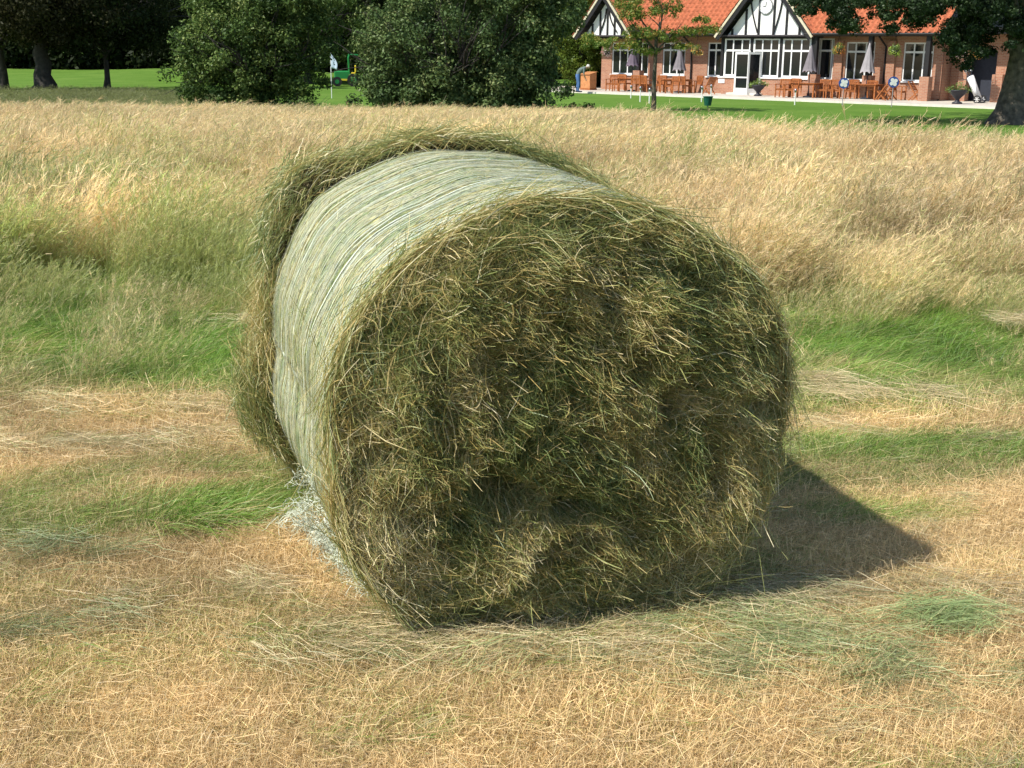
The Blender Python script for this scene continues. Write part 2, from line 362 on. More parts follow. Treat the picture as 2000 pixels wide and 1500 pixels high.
def green_proto(k):
    nb = 90; th = rng.random(nb) * 6.28; rr = .12 * np.sqrt(rng.random(nb)); P = np.stack([rr*np.cos(th), rr*np.sin(th), np.zeros(nb)], 1)
    D = unit(np.stack([np.cos(th)*.3 + .55, np.sin(th)*.3, np.full(nb, .75)], 1) + rng.normal(size=(nb, 3))*.22)
    bend = np.stack([rng.normal(.35, .2, nb), rng.normal(0, .2, nb), -rng.uniform(.3, .75, nb)], 1)
    r = ribbons(P, D, rng.uniform(.10, .27, nb), rng.uniform(.0018, .0036, nb), 5, bend, taper=.1); return proto('fresh_grass_tuft', *r, MG['green'])
def stub_proto(k):
    nb = 190; P = np.stack([rng.uniform(-.1, .1, nb), rng.uniform(-.1, .1, nb), np.full(nb, -.004)], 1)
    D = unit(np.stack([rng.normal(.15, .45, nb), rng.normal(0, .45, nb), np.ones(nb)], 1))
    bend = rng.normal(size=(nb, 3)) * .18; bend[:, 2] -= .15
    a = ribbons(P, D, rng.gamma(4, .0062, nb) + .010, rng.uniform(.0009, .0019, nb), 3, bend, taper=.3)
    nl = 44; th = rng.random(nl) * 6.28; P = np.stack([rng.uniform(-.12, .12, nl), rng.uniform(-.12, .12, nl), rng.uniform(.004, .028, nl)], 1)
    D = unit(np.stack([np.cos(th), .6 * np.sin(th), rng.normal(0, .12, nl)], 1)); c = ribbons(P, D, rng.uniform(.02, .075, nl), rng.uniform(.0008, .0016, nl), 3, rng.normal(size=(nl, 3)) * .08, taper=.6, wob=.01)
    return proto('stubble_tuft', *cat_ribs([a, c]), MG['stub'])
def laid_proto(k, flat=.05, nl=120, rad=.14, Lr=(.06, .24)):
    th = rng.normal(0, .5, nl); P = np.stack([rng.normal(0, rad * .5, nl), rng.normal(0, rad * .35, nl), rng.uniform(.008, flat, nl)], 1)
    D = unit(np.stack([np.cos(th), np.sin(th), rng.normal(0, .14, nl)], 1)); L = rng.uniform(*Lr, nl); P = P - D * L[:, None] * .5; P[:, 2] = np.maximum(P[:, 2], .006)
    bend = np.stack([rng.normal(0, .15, nl), rng.normal(0, .22, nl), rng.normal(-.04, .05, nl)], 1)
    r = ribbons(P, D, L, rng.uniform(.0009, .0021, nl), 5, bend, taper=.6, wob=.02); return proto('laid_straw_tuft', *r, MG['laid'])

def scatter(name, meshes, P, rz, sc_, green_, bright, tilt=None, label=None):
    """one object: points in a mesh, each drawn as one of the tuft meshes (uncountable ground cover)"""
    n = len(P); which = rng.integers(0, len(meshes), n)
    if tilt is None: tilt = np.zeros(n)
    me = bpy.data.meshes.new(name); me.vertices.add(n); me.vertices.foreach_set('co', np.asarray(P, np.float32).ravel())
    def fa(k, a, typ='FLOAT'):
        at = me.attributes.new(k, typ, 'POINT'); at.data.foreach_set('value' if typ in ('FLOAT', 'INT') else 'vector', np.asarray(a, np.int32 if typ == 'INT' else np.float32).ravel())
    fa('rot', np.stack([tilt, tilt * 0, rz], 1), 'FLOAT_VECTOR'); fa('scl', np.asarray(sc_) if np.ndim(sc_) == 2 else np.repeat(np.asarray(sc_)[:, None], 3, 1), 'FLOAT_VECTOR'); fa('which', which, 'INT'); fa('green', green_); fa('bright', bright)
    o = obj(name, me); tag(o, kind='stuff')
    if label: tag(o, label, 'grass')
    ng = bpy.data.node_groups.new(name + '_spread', 'GeometryNodeTree')
    ng.interface.new_socket('Geometry', in_out='INPUT', socket_type='NodeSocketGeometry'); ng.interface.new_socket('Geometry', in_out='OUTPUT', socket_type='NodeSocketGeometry')
    N = ng.nodes; Lk = ng.links; gi = N.new('NodeGroupInput'); go = N.new('NodeGroupOutput')
    g2i = N.new('GeometryNodeGeometryToInstance')
    for mm in reversed(meshes):
        po = bpy.data.objects.new(mm.name, mm); oi = N.new('GeometryNodeObjectInfo'); oi.inputs['Object'].default_value = po; Lk.new(oi.outputs['Geometry'], g2i.inputs[0])
    iop = N.new('GeometryNodeInstanceOnPoints'); iop.inputs['Pick Instance'].default_value = True
    def na(nm, dt):
        a = N.new('GeometryNodeInputNamedAttribute'); a.data_type = dt; a.inputs['Name'].default_value = nm; return a.outputs['Attribute']
    Lk.new(gi.outputs[0], iop.inputs['Points']); Lk.new(g2i.outputs[0], iop.inputs['Instance']); Lk.new(na('which', 'INT'), iop.inputs['Instance Index'])
    e2r = N.new('FunctionNodeEulerToRotation'); Lk.new(na('rot', 'FLOAT_VECTOR'), e2r.inputs[0]); Lk.new(e2r.outputs[0], iop.inputs['Rotation']); Lk.new(na('scl', 'FLOAT_VECTOR'), iop.inputs['Scale'])
    Lk.new(iop.outputs[0], go.inputs[0])
    md = o.modifiers.new('spread', 'NODES'); md.node_group = ng
    return o
def field_points(n, y0, y1, power=1.0, margin=.5, slope=.47):
    """random ground points over the part of the field in view, thinning with distance"""
    u = rng.random(n)
    if power == 1: y = np.sqrt(y0**2 + u * (y1**2 - y0**2))
    else: y = y0 * (y1 / y0) ** u
    x = rng.uniform(-1, 1, n) * (slope * y + margin); return x, y
BX, BY, BYAW, BRX, BRZ, BLEN = 0.150, 3.30, 0.300, .664, .612, 1.29        # bale: front centre, yaw, half width, half height, length
b_ax = np.array([-math.sin(BYAW), math.cos(BYAW)]); b_rt = np.array([math.cos(BYAW), math.sin(BYAW)])
def under_bale(x, y, pad=0.0):
    dx = x - BX; dy = y - BY; a = dx * b_ax[0] + dy * b_ax[1]; r = dx * b_rt[0] + dy * b_rt[1]
    return (a > -.05 - pad) & (a < BLEN + .05 + pad) & (np.abs(r) < .42 + pad)

def ground_cover():
    # mown stubble in front
    x, y = field_points(15000, 2.1, 8.0, power=1.0, margin=.45)
    k = rng.random(len(x)) < 1.3 * (3.2 / y) ** 1.0
    x, y = x[k], y[k]; k = ~under_bale(x, y) & (y < 5.75 + .25 * vnoise(x, y, .3, 61)); x, y = x[k], y[k]
    g = zones(x, y); s = rng.uniform(.8, 1.3, len(x)) * (1 + .35 * sstep(5.1, 5.4, y)) * (.75 + .6 * vnoise(x, y, .35, 6))
    br = .78 + .5 * fbm(x, y * 2, .45, 14); br *= 1 - .3 * sstep(.55, .7, fbm(x, y * 2.5, 1.1, 31))
    scatter('mown_stubble', [stub_proto(k) for k in range(7)], np.stack([x, y, terrain(x, y)], 1), rng.uniform(-.8, .8, len(x)), s, g * 1.1 - .2, br * 1.15, label='short mown stubble of dry tan grass covering the near field')
    # fresh green grass: laid strips and the edge of the uncut meadow
    x, y = field_points(26000, 2.3, 12, margin=.6)
    g = zones(x, y); k = (rng.random(len(x)) < (g - .25) * 1.5 * np.where(y > 6, .9, 1.1)) & ~under_bale(x, y, -.05); x, y, g = x[k], y[k], g[k]
    s = rng.uniform(.6, 1.1, len(x)) * np.where(y < 5.5, .55, .85) * (.7 + .6 * vnoise(x, y, .5, 16)); big = ((x + 1.02) ** 2 / .05 + (y - 3.98) ** 2 / .008) < 1; s = np.where(big, 1.0, s)
    scatter('fresh_grass', [green_proto(k) for k in range(6)], np.stack([x, y, terrain(x, y)], 1), rng.normal(0, .6, len(x)), s, .35 + .6 * g - .5 * sstep(.6, .75, fbm(x, y, .7, 19)), .45 + 1.1 * fbm(x, y * 1.6, .5, 18), label='fresh green grass lying over in strips across the field')
    # tall meadow grass
    x1, y1 = field_points(5200, 6.9, 14, margin=1.0); x2, y2 = field_points(15000, 13, 36, margin=2)
    tx, ty = field_points(1250, 7.0, 16, margin=1.0); nt0 = rng.integers(0, len(tx), 8200); tr = .11 + .09 * rng.random(len(tx))
    ox, oy = rng.normal(0, 1, len(nt0)) * tr[nt0], rng.normal(0, 1, len(nt0)) * tr[nt0]; tb = rng.uniform(.72, 1.3, len(tx)); th_ = rng.uniform(.75, 1.25, len(tx)); tg = rng.normal(0, .22, len(tx)); trz = rng.normal(0, .5, len(tx))
    x = np.concatenate([x1, x2, tx[nt0] + ox]); y = np.concatenate([y1, y2, ty[nt0] + oy]); n0 = len(x1) + len(x2)
    tb = np.concatenate([rng.uniform(.8, 1.15, n0), tb[nt0]]); th_ = np.concatenate([np.where(np.arange(n0) < len(x1), .72, 1.0), th_[nt0]]); tg = np.concatenate([rng.normal(0, .1, n0), tg[nt0]]); trz = np.concatenate([rng.normal(0, .4, n0), trz[nt0] + rng.normal(0, .25, len(nt0))])
    te = tall_edge(x); bare = fbm(x, y * 1.3, 1.0, 41)
    hole = np.zeros(len(x), bool)
    for hx, hy, hr in ((gp(1840, 665).x, gp(1840, 665).y, .22), (gp(1480, 640).x, gp(1480, 640).y, .15), (gp(110, 575).x, gp(110, 575).y, .34), (gp(60, 520).x, gp(60, 520).y, .25)):
        hole |= (x - hx) ** 2 + ((y - hy) * .8) ** 2 < hr ** 2
    far = y < meadow_far(x, y)
    edge = sstep(0, 1.6, y - te)
    k = (y > te) & far & ~hole & (rng.random(len(x)) < .35 + .65 * edge + .0) & ((bare < .66) | (rng.random(len(x)) < .45)); x, y, tb, th_, tg, trz = x[k], y[k], tb[k], th_[k], tg[k], trz[k]
    rt_ = sstep(.6, 1.4, x); g = zones(x, y) * (.6 - .38 * rt_) + .06 + tg * (1 - .5 * rt_); g += (.3 - .1 * rt_) * sstep(2.2, 0, y - tall_edge(x)); g += .5 * sstep(.56, .7, fbm(x, y * 1.7, 3.0, 37)) * sstep(22, 14, y) + .35 * sstep(.58, .7, fbm(x, y * 1.7, 4.0, 39)) * sstep(18, 24, y)
    s = rng.uniform(.7, 1.15, len(x)) * (.62 + .62 * fbm(x, y * 1.5, 1.3, 23)) * th_ * (.62 + .38 * sstep(0, 2.5, y - tall_edge(x))) * (1 - .22 * sstep(18, 30, y))
    sw = s * (1 + .8 * sstep(14, 30, y)); S = np.stack([sw, sw, s], 1)
    rz = .5 * (fbm(x, y, 2, 27) - .5) * 4 + trz - .1
    scatter('tall_meadow_grass', [tall_proto(k) for k in range(8)], np.stack([x, y, terrain(x, y)], 1), rz, S, np.clip(g, 0, 1), (.62 + .62 * fbm(x, y * 1.8, 1.8, 29)) * tb, label='tall tan seeding meadow grass between the mown strip and the lawn')
    x, y = field_points(700, 5.5, 7.4, margin=.8); k = (fbm(x, y * 1.5, .6, 47) > .56); x, y = x[k], y[k]; s = rng.uniform(.25, .6, len(x))
    scatter('stray_seed_stalks', [tall_proto(k) for k in range(3)], np.stack([x, y, terrain(x, y)], 1), rng.normal(0, .8, len(x)), s, rng.uniform(.35, 1.0, len(x)), rng.uniform(.7, 1.1, len(x)), tilt=rng.normal(0, .35, len(x)), label='stray seeding stalks standing in the green strip')
    # straws and cut hay lying about
    pts = []
    def patch(px, py, sx, sy, n, g, b=1.0, ang=0.0, zl=0.0):
        c = gp(px, py)
        for _ in range(n): pts.append((c.x + rng.normal(0, sx), c.y + rng.normal(0, sy), ang + rng.normal(0, .35), rng.uniform(.6, 1.15), g + rng.normal(0, .08), b * 1.15 * rng.uniform(.8, 1.2), zl))
    patch(1600, 1290, .18, .06, 10, .75, .75); patch(1840, 1330, .16, .05, 13, .7, .75, .2); patch(1845, 1235, .03, .015, 9, .9, .9, .5, .03); patch(1500, 1230, .2, .05, 18, .6, .8)
    patch(1380, 1330, .15, .04, 12, .7, .7); patch(900, 1265, .24, .025, 16, .1, 1.0); patch(1000, 1290, .2, .03, 10, .35, .9)
    patch(60, 1080, .16, .07, 11, .7, .6, .2); patch(40, 1250, .12, .05, 6, .7, .55); patch(450, 1290, .22, .02, 4, .65, .6, -.08); patch(640, 1240, .2, .012, 4, .7, .5)
    patch(850, 1215, .2, .03, 10, .4, .7); patch(1600, 775, .12, .02, 11, 0, .95, -.12, .06); patch(1740, 800, .14, .025, 11, 0, .85, -.25, .05)
    patch(1990, 680, .2, .04, 12, .1, .9, .1, .14); patch(1930, 790, .25, .02, 6, .1, 1.0); patch(1850, 1180, .35, .05, 16, .12, .72, -.2); patch(560, 850, .3, .06, 10, .2, .9)
    patch(250, 800, .5, .05, 26, .1, .95); patch(200, 880, .6, .06, 26, .15, .9); patch(330, 690, .4, .06, 2, .2, .9, .25, .14); patch(1500, 1180, .2, .03, 8, .3, .8)
    for _ in range(170):
        x, y = field_points(1, 2.3, 5.6); pts.append((x[0], y[0], rng.normal(0, .9), rng.uniform(.5, 1.0), rng.uniform(0, .6), rng.uniform(.7, 1.1), 0.0))
    A = np.array(pts); k = ~under_bale(A[:, 0], A[:, 1]); A = A[k]
    scatter('loose_hay', [laid_proto(k) for k in range(3)] + [laid_proto(k, nl=26, rad=.3, Lr=(.05, .2)) for k in range(3)], np.stack([A[:, 0], A[:, 1], terrain(A[:, 0], A[:, 1]) + .012 + A[:, 6]], 1), A[:, 2], A[:, 3], A[:, 4], A[:, 5], label='loose cut hay and straws strewn over the mown stubble')
def rough():
    n = 5000; y = rng.uniform(36, 62, n); u = rng.uniform(-.5, .07, n); x = u * y; k = y < 40 + 20 * sstep(-.16, -.3, u) ; x, y = x[k], y[k]
    scatter('rough_grass', [tall_proto(k) for k in range(3)], np.stack([x, y, terrain(x, y)], 1), rng.random(len(x)) * 6, np.stack([rng.uniform(1.6, 2.4, len(x))] * 2 + [rng.uniform(.4, .9, len(x))], 1), rng.uniform(.9, 1.3, len(x)), rng.uniform(.3, .6, len(x)), label='rough green grass along the far edge of the meadow, dimmed like tree shade')  # low brightness puts the shade under the trees into the grass colour
ground_cover()
rough()

# ---------------------------------------------------------------- the round bale
def bale_profile(th, a):
    """radius factors of the outline at angle th (0 = right, 90 = top), a = 0 front .. 1 back"""
    pw = np.where(np.sin(th) < 0, 2.32, 2.1); flat = (np.abs(np.cos(th)) ** pw + np.abs(np.sin(th)) ** pw) ** (-1 / pw) * np.where(np.sin(th) < 0, .985, 1)
    lump = 1 + .010 * np.sin(3 * th + 1 + a) + .009 * np.sin(5 * th + 2.5 * a) + .006 * np.sin(11 * th + 1)
    tw = np.mod(th, 2 * np.pi)
    return flat * lump * (1 + .045 * a * np.clip(np.sin(th) + .3, 0, 1)) * (1 + (.07 + .02 * np.clip(a, 0, 1)) * np.exp(-((tw - 3.72) / .45) ** 2) + .05 * np.exp(-((tw - 5.45) / .4) ** 2))
def bale_pt(th, a, dr=0.0):
    """a: metres behind the front net edge"""
    f = bale_profile(th, a / BLEN); r = np.cos(th) * (BRX * f + dr); z = BRZ + np.sin(th) * (BRZ * f + dr)
    return np.stack([BX + b_rt[0] * r + b_ax[0] * a, BY + b_rt[1] * r + b_ax[1] * a, z], -1)
bale = empty('round_hay_bale', (BX, BY, 0)); tag(bale, 'large round hay bale wrapped in pale net, standing on mown stubble', 'hay bale')
HAYST = [(0, (.15,.20,.055)), (.14, (.25,.28,.085)), (.28, (.42,.42,.14)), (.42, (.48,.35,.12)), (.56, (.60,.48,.20)), (.66, (.36,.40,.15)), (.78, (.62,.50,.23)), (.9, (.74,.62,.34)), (1, (.9,.82,.55))]
M['hay'] = leafy('green_brown_hay', HAYST, trans=.25, gloss=.06)
M['hay_core'] = mat('packed_hay', (.075,.06,.025), .95, var=.6, scale=30, bump=1, bscale=120)  # core colour darkened so the gaps between strands look shaded
loc0 = Vector((BX, BY, 0))
def bale_obj(name, V, Q, mt, attrs=None, T=None, smooth=False, kind=None, label=None):
    o = obj(name, mesh_np(name, V - np.array(loc0), Q, mt, attrs, T, smooth), bale)
    if kind: o['kind'] = kind
    if label: o['label'] = label
    return o
# pits and ridges of the front face; (u,v) in units of the half width/height
PITS = [(-.30,-.25,.14,.07,.21),(-.04,-.38,.12,.06,.20),(-.5,-.42,.07,.04,.06),(.36,-.02,.05,.10,.11),(.44,.16,.04,.07,.07),(.78,.05,.08,.06,.11),(.44,.66,.08,.06,.07),(-.55,-.62,.10,.06,.09),
        (-.42,-.86,.16,.05,.09),(-.02,-.60,.14,.05,.08),(.25,-.45,.07,.10,.08),(.62,-.25,.05,.12,.08),(.20,.20,.06,.07,.06),(-.3,.28,.08,.05,.05),(.68,.30,.06,.05,.06),(-.62,.12,.05,.09,.05),(.1,-.12,.06,.06,.06),(.5,-.7,.08,.06,.06),(.12,.55,.05,.05,.04)]
for _ in range(46):
    _a = rng.random() * 6.28; _r = .9 * math.sqrt(rng.random()); PITS.append((_r * math.cos(_a), _r * math.sin(_a), rng.uniform(.02, .045), rng.uniform(.02, .05), rng.uniform(.03, .06)))
def face_depth(u, v):
    """metres towards the viewer from the front net edge plane"""
    r = np.sqrt(u * u + v * v); wu_ = .22 * (fbm(u, v, .25, 57, 2) - .5); wv_ = .22 * (fbm(u, v, .25, 59, 2) - .5)
    d = .085 * (1 - np.clip(r, 0, 1) ** 4)
    d = d + .10 * (fbm(u, v, .22, 51, 2) - .5) * (1 - sstep(.85, 1, r)) + .075 * (fbm(u, v, .095, 55, 2) - .5) * (1 - sstep(.9, 1.02, r))
    for pu, pv, su, sv, dp in PITS: d = d - .8 * dp * np.exp(-((u + wu_ - pu) / su) ** 2 - ((v + wv_ - pv) / sv) ** 2)
    return d
def face_pt(u, v, lift=0.0):
    th = np.arctan2(v, u); f = bale_profile(th, 0); d = face_depth(u, v) + lift; rr = BRX * f * u; z = BRZ + BRZ * f * v
    return np.stack([BX + b_rt[0] * rr - b_ax[0] * d, BY + b_rt[1] * rr - b_ax[1] * d, z], -1)
def rimb(th): tw = np.mod(th, 2 * np.pi); return .055 * np.exp(-((tw - 1.62) / .42) ** 2) + .02 * np.exp(-((tw - 2.5) / .3) ** 2)
def front_face():
    nr, nt_ = 90, 200; r = np.linspace(0.001, 1.0, nr); th = np.linspace(0, 2 * np.pi, nt_, endpoint=False); Rr, Tt = np.meshgrid(r, th, indexing='ij')
    u, v = Rr * np.cos(Tt), Rr * np.sin(Tt); V1 = face_pt(u, v, -.02).reshape(-1, 3)
    # barrel and back disc of the core
    aa = np.linspace(.0, BLEN + .05, 26); A, T2 = np.meshgrid(aa, th, indexing='ij'); rim = sstep(BLEN - .07, BLEN - .02, A) * np.clip(-.025 + .14 * fbm(T2 * 1.3, A * .5, .55, 85, 2), 0, .12) + sstep(BLEN - .04, BLEN + .01, A) * rimb(T2); V2 = bale_pt(T2, A, -.012 + .01 * vnoise(T2 * 4, A * 8, .3) + rim).reshape(-1, 3)
    bk = np.linspace(1, .01, 8); K, T3 = np.meshgrid(bk, th, indexing='ij'); pc = bale_pt(T3, T3 * 0 + BLEN + .05 + .06 * (1 - K ** 3)); cc = np.array([BX + b_ax[0] * (BLEN + .05), BY + b_ax[1] * (BLEN + .05), BRZ])
    V3 = (cc + (pc - cc) * K[..., None]); V3 = V3.reshape(-1, 3)
    V = np.concatenate([V1, V2, V3]); rows = nr + 26 + 8; idx = np.arange(rows * nt_).reshape(rows, nt_); j = np.roll(idx, -1, 1)
    Q = np.stack([idx[:-1], j[:-1], j[1:], idx[1:]], -1).reshape(-1, 4)
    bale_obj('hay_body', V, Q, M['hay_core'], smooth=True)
front_face()
def face_strands():
    # every strand belongs to a wisp; the wisps set direction and colour
    nw = 1300; wr = np.sqrt(rng.random(nw)) * .99; wt = rng.random(nw) * 2 * np.pi; wu, wv = wr * np.cos(wt), wr * np.sin(wt)
    ang = (fbm(wu, wv, .32, 61, 2) - .5) * 9 + rng.normal(0, .55, nw)
    tang = wt + np.pi / 2; k = sstep(.62, .88, wr) * .9; low = sstep(-.35, -.8, wv); k = np.maximum(k, .55 * low)
    dd = (ang - tang + np.pi / 2) % np.pi - np.pi / 2; ang = tang + dd * (1 - k)
    wcol = .41 + 1.5 * (fbm(wu, wv, .20, 71, 2) - .5) + rng.normal(0, .13, nw)
    gp_ = np.exp(-((wu + .10 + (wv - .12) * -.6) / .07) ** 2 - ((wv - .30) / .14) ** 2)          # the fresh green wisp left of the middle
    n = 125000; wi = rng.integers(0, nw, n)
    sp = rng.uniform(.025, .075, n); u = wu[wi] + rng.normal(0, 1, n) * sp; v = wv[wi] + rng.normal(0, 1, n) * sp
    r = np.sqrt(u * u + v * v); ok = r < 1.0; wi, u, v = wi[ok], u[ok], v[ok]; n = len(u)
    a = ang[wi] + rng.normal(0, .42, n); L = rng.gamma(2.6, .022, n) + .02; L = np.minimum(L, .26) * (1 + .9 * sstep(.66, .85, np.hypot(u, v))); curv = rng.normal(0, 2.6, n)
    L = L * np.where(rng.random(n) < .13, 2.1, 1.0); ns = 7; t = np.linspace(-.5, .5, ns + 1); aa = a[:, None] + curv[:, None] * t
    du = np.cos(aa) * (L / ns)[:, None] / BRX; dv = np.sin(aa) * (L / ns)[:, None] / BRZ
    pu = u[:, None] + np.cumsum(du, 1) - du.sum(1)[:, None] / 2; pv = v[:, None] + np.cumsum(dv, 1) - dv.sum(1)[:, None] / 2
    rr = np.sqrt(pu**2 + pv**2); lim = rng.uniform(.975, 1.012, n)[:, None]; s = np.where(rr > lim, lim / rr, 1); pu = pu * s; pv = pv * s
    wl = rng.uniform(-.03, .045, nw)[wi] ; dcen = np.clip(1 - np.hypot(u - wu[wi], v - wv[wi]) / .13, 0, 1)
    lift = rng.exponential(.010, n)[:, None] - .012 + (wl * dcen)[:, None] + (t[None] * rng.normal(0, .05, n)[:, None]) + np.abs(t[None]) ** 2 * rng.exponential(.07, n)[:, None]
    # strands bridge small hollows: blend the depth between both ends
    d = face_depth(pu, pv); dm = d.mean(1, keepdims=True); br = rng.uniform(.1, .5, n)[:, None]; corr = (dm - d) * br
    P = face_pt(pu, pv, np.maximum(lift + corr, -.018))
    th = np.arctan2(pv, pu)
    side = np.cross(P[:, -1] - P[:, 0], rng.normal(size=(n, 3)) * .6 + np.array([-b_ax[0], -b_ax[1], 0]) * 1.0); side /= np.linalg.norm(side, axis=1, keepdims=True) + 1e-9
    W = rng.gamma(5, .00026, n) * .5 + .0002; ww = W[:, None] * np.array([.6, 1, 1, 1, 1, 1, .9, .5])
    A = P - side[:, None] * ww[..., None]; B = P + side[:, None] * ww[..., None]; V = np.stack([A, B], 2).reshape(-1, 3); V[:, 2] = np.maximum(V[:, 2], .004)
    base = (np.arange(n) * 16)[:, None]; kq = np.arange(ns) * 2; Q = np.stack([base + kq, base + kq + 1, base + kq + 3, base + kq + 2], -1).reshape(-1, 4)
    c = np.clip(wcol[wi] + rng.normal(0, .17, n), 0, .93); c = np.where(rng.random(n) < .02, rng.uniform(.85, 1, n), c); c = np.where(rng.random(n) < gp_[wi] * .8, .08, c); c = np.where(rng.random(n) < .12, rng.uniform(0, .2, n), c)
    bale_obj('hay_strand', V, Q, M['hay'], {'rnd': np.repeat(c, 16)}, kind='stuff', label='tangled green and brown hay on the open front face')
face_strands()
M['fresh'] = leafy('fresh_green_wisp', [(0, (.06,.12,.02)), (1, (.2,.3,.06))], trans=.25)
def lip_strands():
    # hay standing proud round the back rim, a thinner fringe at the front rim and wisps at the left flank
    def shell(n, a0, a1, t0, t1, out, L0, name, rnd0=.45, tang=.25, lab=None, drop=0):
        th = rng.uniform(t0, t1, n); a = rng.uniform(a0, a1, n); lump = fbm(th * 2.2, a * 2, .5, 81)
        big = fbm(th * 1.3, a * .5, .55, 85, 2); dr = rng.random(n) ** 1.2 * out * np.clip(-.3 + 2.6 * big, .12, 2.2) - .005 + (rimb(th) * rng.uniform(.6, 1, n) if a0 > .5 else 0)
        P = bale_pt(th, a, dr); tv = np.stack([-np.sin(th) * b_rt[0], -np.sin(th) * b_rt[1], np.cos(th)], 1); rv = np.stack([np.cos(th) * b_rt[0], np.cos(th) * b_rt[1], np.sin(th)], 1); av = np.array([b_ax[0], b_ax[1], 0])
        sgn = np.where(rng.random(n) < .5, 1, -1)[:, None]
        D = unit(tv * sgn + rv * rng.normal(.12, tang, n)[:, None] + av * rng.normal(0, .6, n)[:, None]); L = rng.gamma(3, .02 if a0 > .5 else .024, n) + L0
        bend = -rv * rng.uniform(0, .3, n)[:, None] + rng.normal(size=(n, 3)) * .15; bend[:, 2] -= .1
        V, Q, t, i = ribbons(P, D, L, rng.uniform(.0014, .003, n), 5, bend, taper=.5, wob=.015); V[:, 2] = np.maximum(V[:, 2], .004)
        c = np.clip(rnd0 + .8 * (lump - .5) + rng.normal(0, .2, n), 0, .95); c = np.where(rng.random(n) < .05, .97, c)
        bale_obj(name, V, Q, M['hay'], {'rnd': c[i]}, kind='stuff', label=lab)
    shell(26000, BLEN - .07, BLEN + .12, -.5, 3.9, .08, .01, 'hay_rim', .22, .45, 'shaggy hay rim standing proud behind the net')
    shell(9000, -.045, .005, 0, 2 * np.pi, .010, .03, 'hay_rim', .33, .16, 'hay curling round the front edge of the net')
    shell(9000, BLEN - .12, BLEN + .12, 2.9, 4.1, .06, .015, 'hay_rim', .28, .5, 'loose hay bulging at the lower left of the back')
    shell(5000, .0, BLEN, -1.2, .9, .02, .03, 'side_hay', .35, .25, 'hay poking through the shaded right flank')
lip_strands()
# net wrap: a translucent looking weave of fine threads over pressed straw
def net_sheet_mat():
    m = bpy.data.materials.new('pressed_straw_under_net'); m.use_nodes = True; n = m.node_tree; b = n.nodes['Principled BSDF']; b.inputs['Roughness'].default_value = .6
    a = attr(n, 'uvw'); mp = n.nodes.new('ShaderNodeMapping'); mp.inputs['Scale'].default_value = (26, 150, 1); n.links.new(a.outputs['Vector'], mp.inputs['Vector'])
    no = n.nodes.new('ShaderNodeTexNoise'); no.inputs['Scale'].default_value = 1; no.inputs['Detail'].default_value = 5; no.inputs['Roughness'].default_value = .6; n.links.new(mp.outputs[0], no.inputs['Vector'])
    mp2 = n.nodes.new('ShaderNodeMapping'); mp2.inputs['Scale'].default_value = (3.5, 12, 1); n.links.new(a.outputs['Vector'], mp2.inputs['Vector'])
    n2 = n.nodes.new('ShaderNodeTexNoise'); n2.inputs['Scale'].default_value = 1; n2.inputs['Detail'].default_value = 6; n2.inputs['Roughness'].default_value = .7; n.links.new(mp2.outputs[0], n2.inputs['Vector'])
    c1 = ramp(n, n2.outputs['Fac'], [(.32, (.12,.17,.055)), (.45, (.23,.28,.11)), (.55, (.40,.34,.15)), (.68, (.46,.50,.36))])
    c2 = ramp(n, no.outputs['Fac'], [(.38, (.10,.13,.07)), (.5, (.8,.82,.7)), (.62, (1.6,1.65,1.55))])
    mx = n.nodes.new('ShaderNodeMixRGB'); mx.blend_type = 'MULTIPLY'; mx.inputs[0].default_value = 1; n.links.new(c1, mx.inputs[1]); n.links.new(c2, mx.inputs[2]); n.links.new(mx.outputs[0], b.inputs['Base Color'])
    bp = n.nodes.new('ShaderNodeBump'); bp.inputs['Strength'].default_value = .5; bp.inputs['Distance'].default_value = .006; n.links.new(no.outputs['Fac'], bp.inputs['Height']); n.links.new(bp.outputs[0], b.inputs['Normal']); return m
M['net_base'] = net_sheet_mat()
M['net'] = mat('white_net_thread', (.64,.69,.55), .35, var=.12, scale=9, spec=.5)
M['net_straw'] = leafy('straw_under_net', [(0, (.09,.15,.03)), (.35, (.28,.32,.10)), (.7, (.56,.47,.21)), (1, (.82,.75,.48))], trans=.1, gloss=.06)
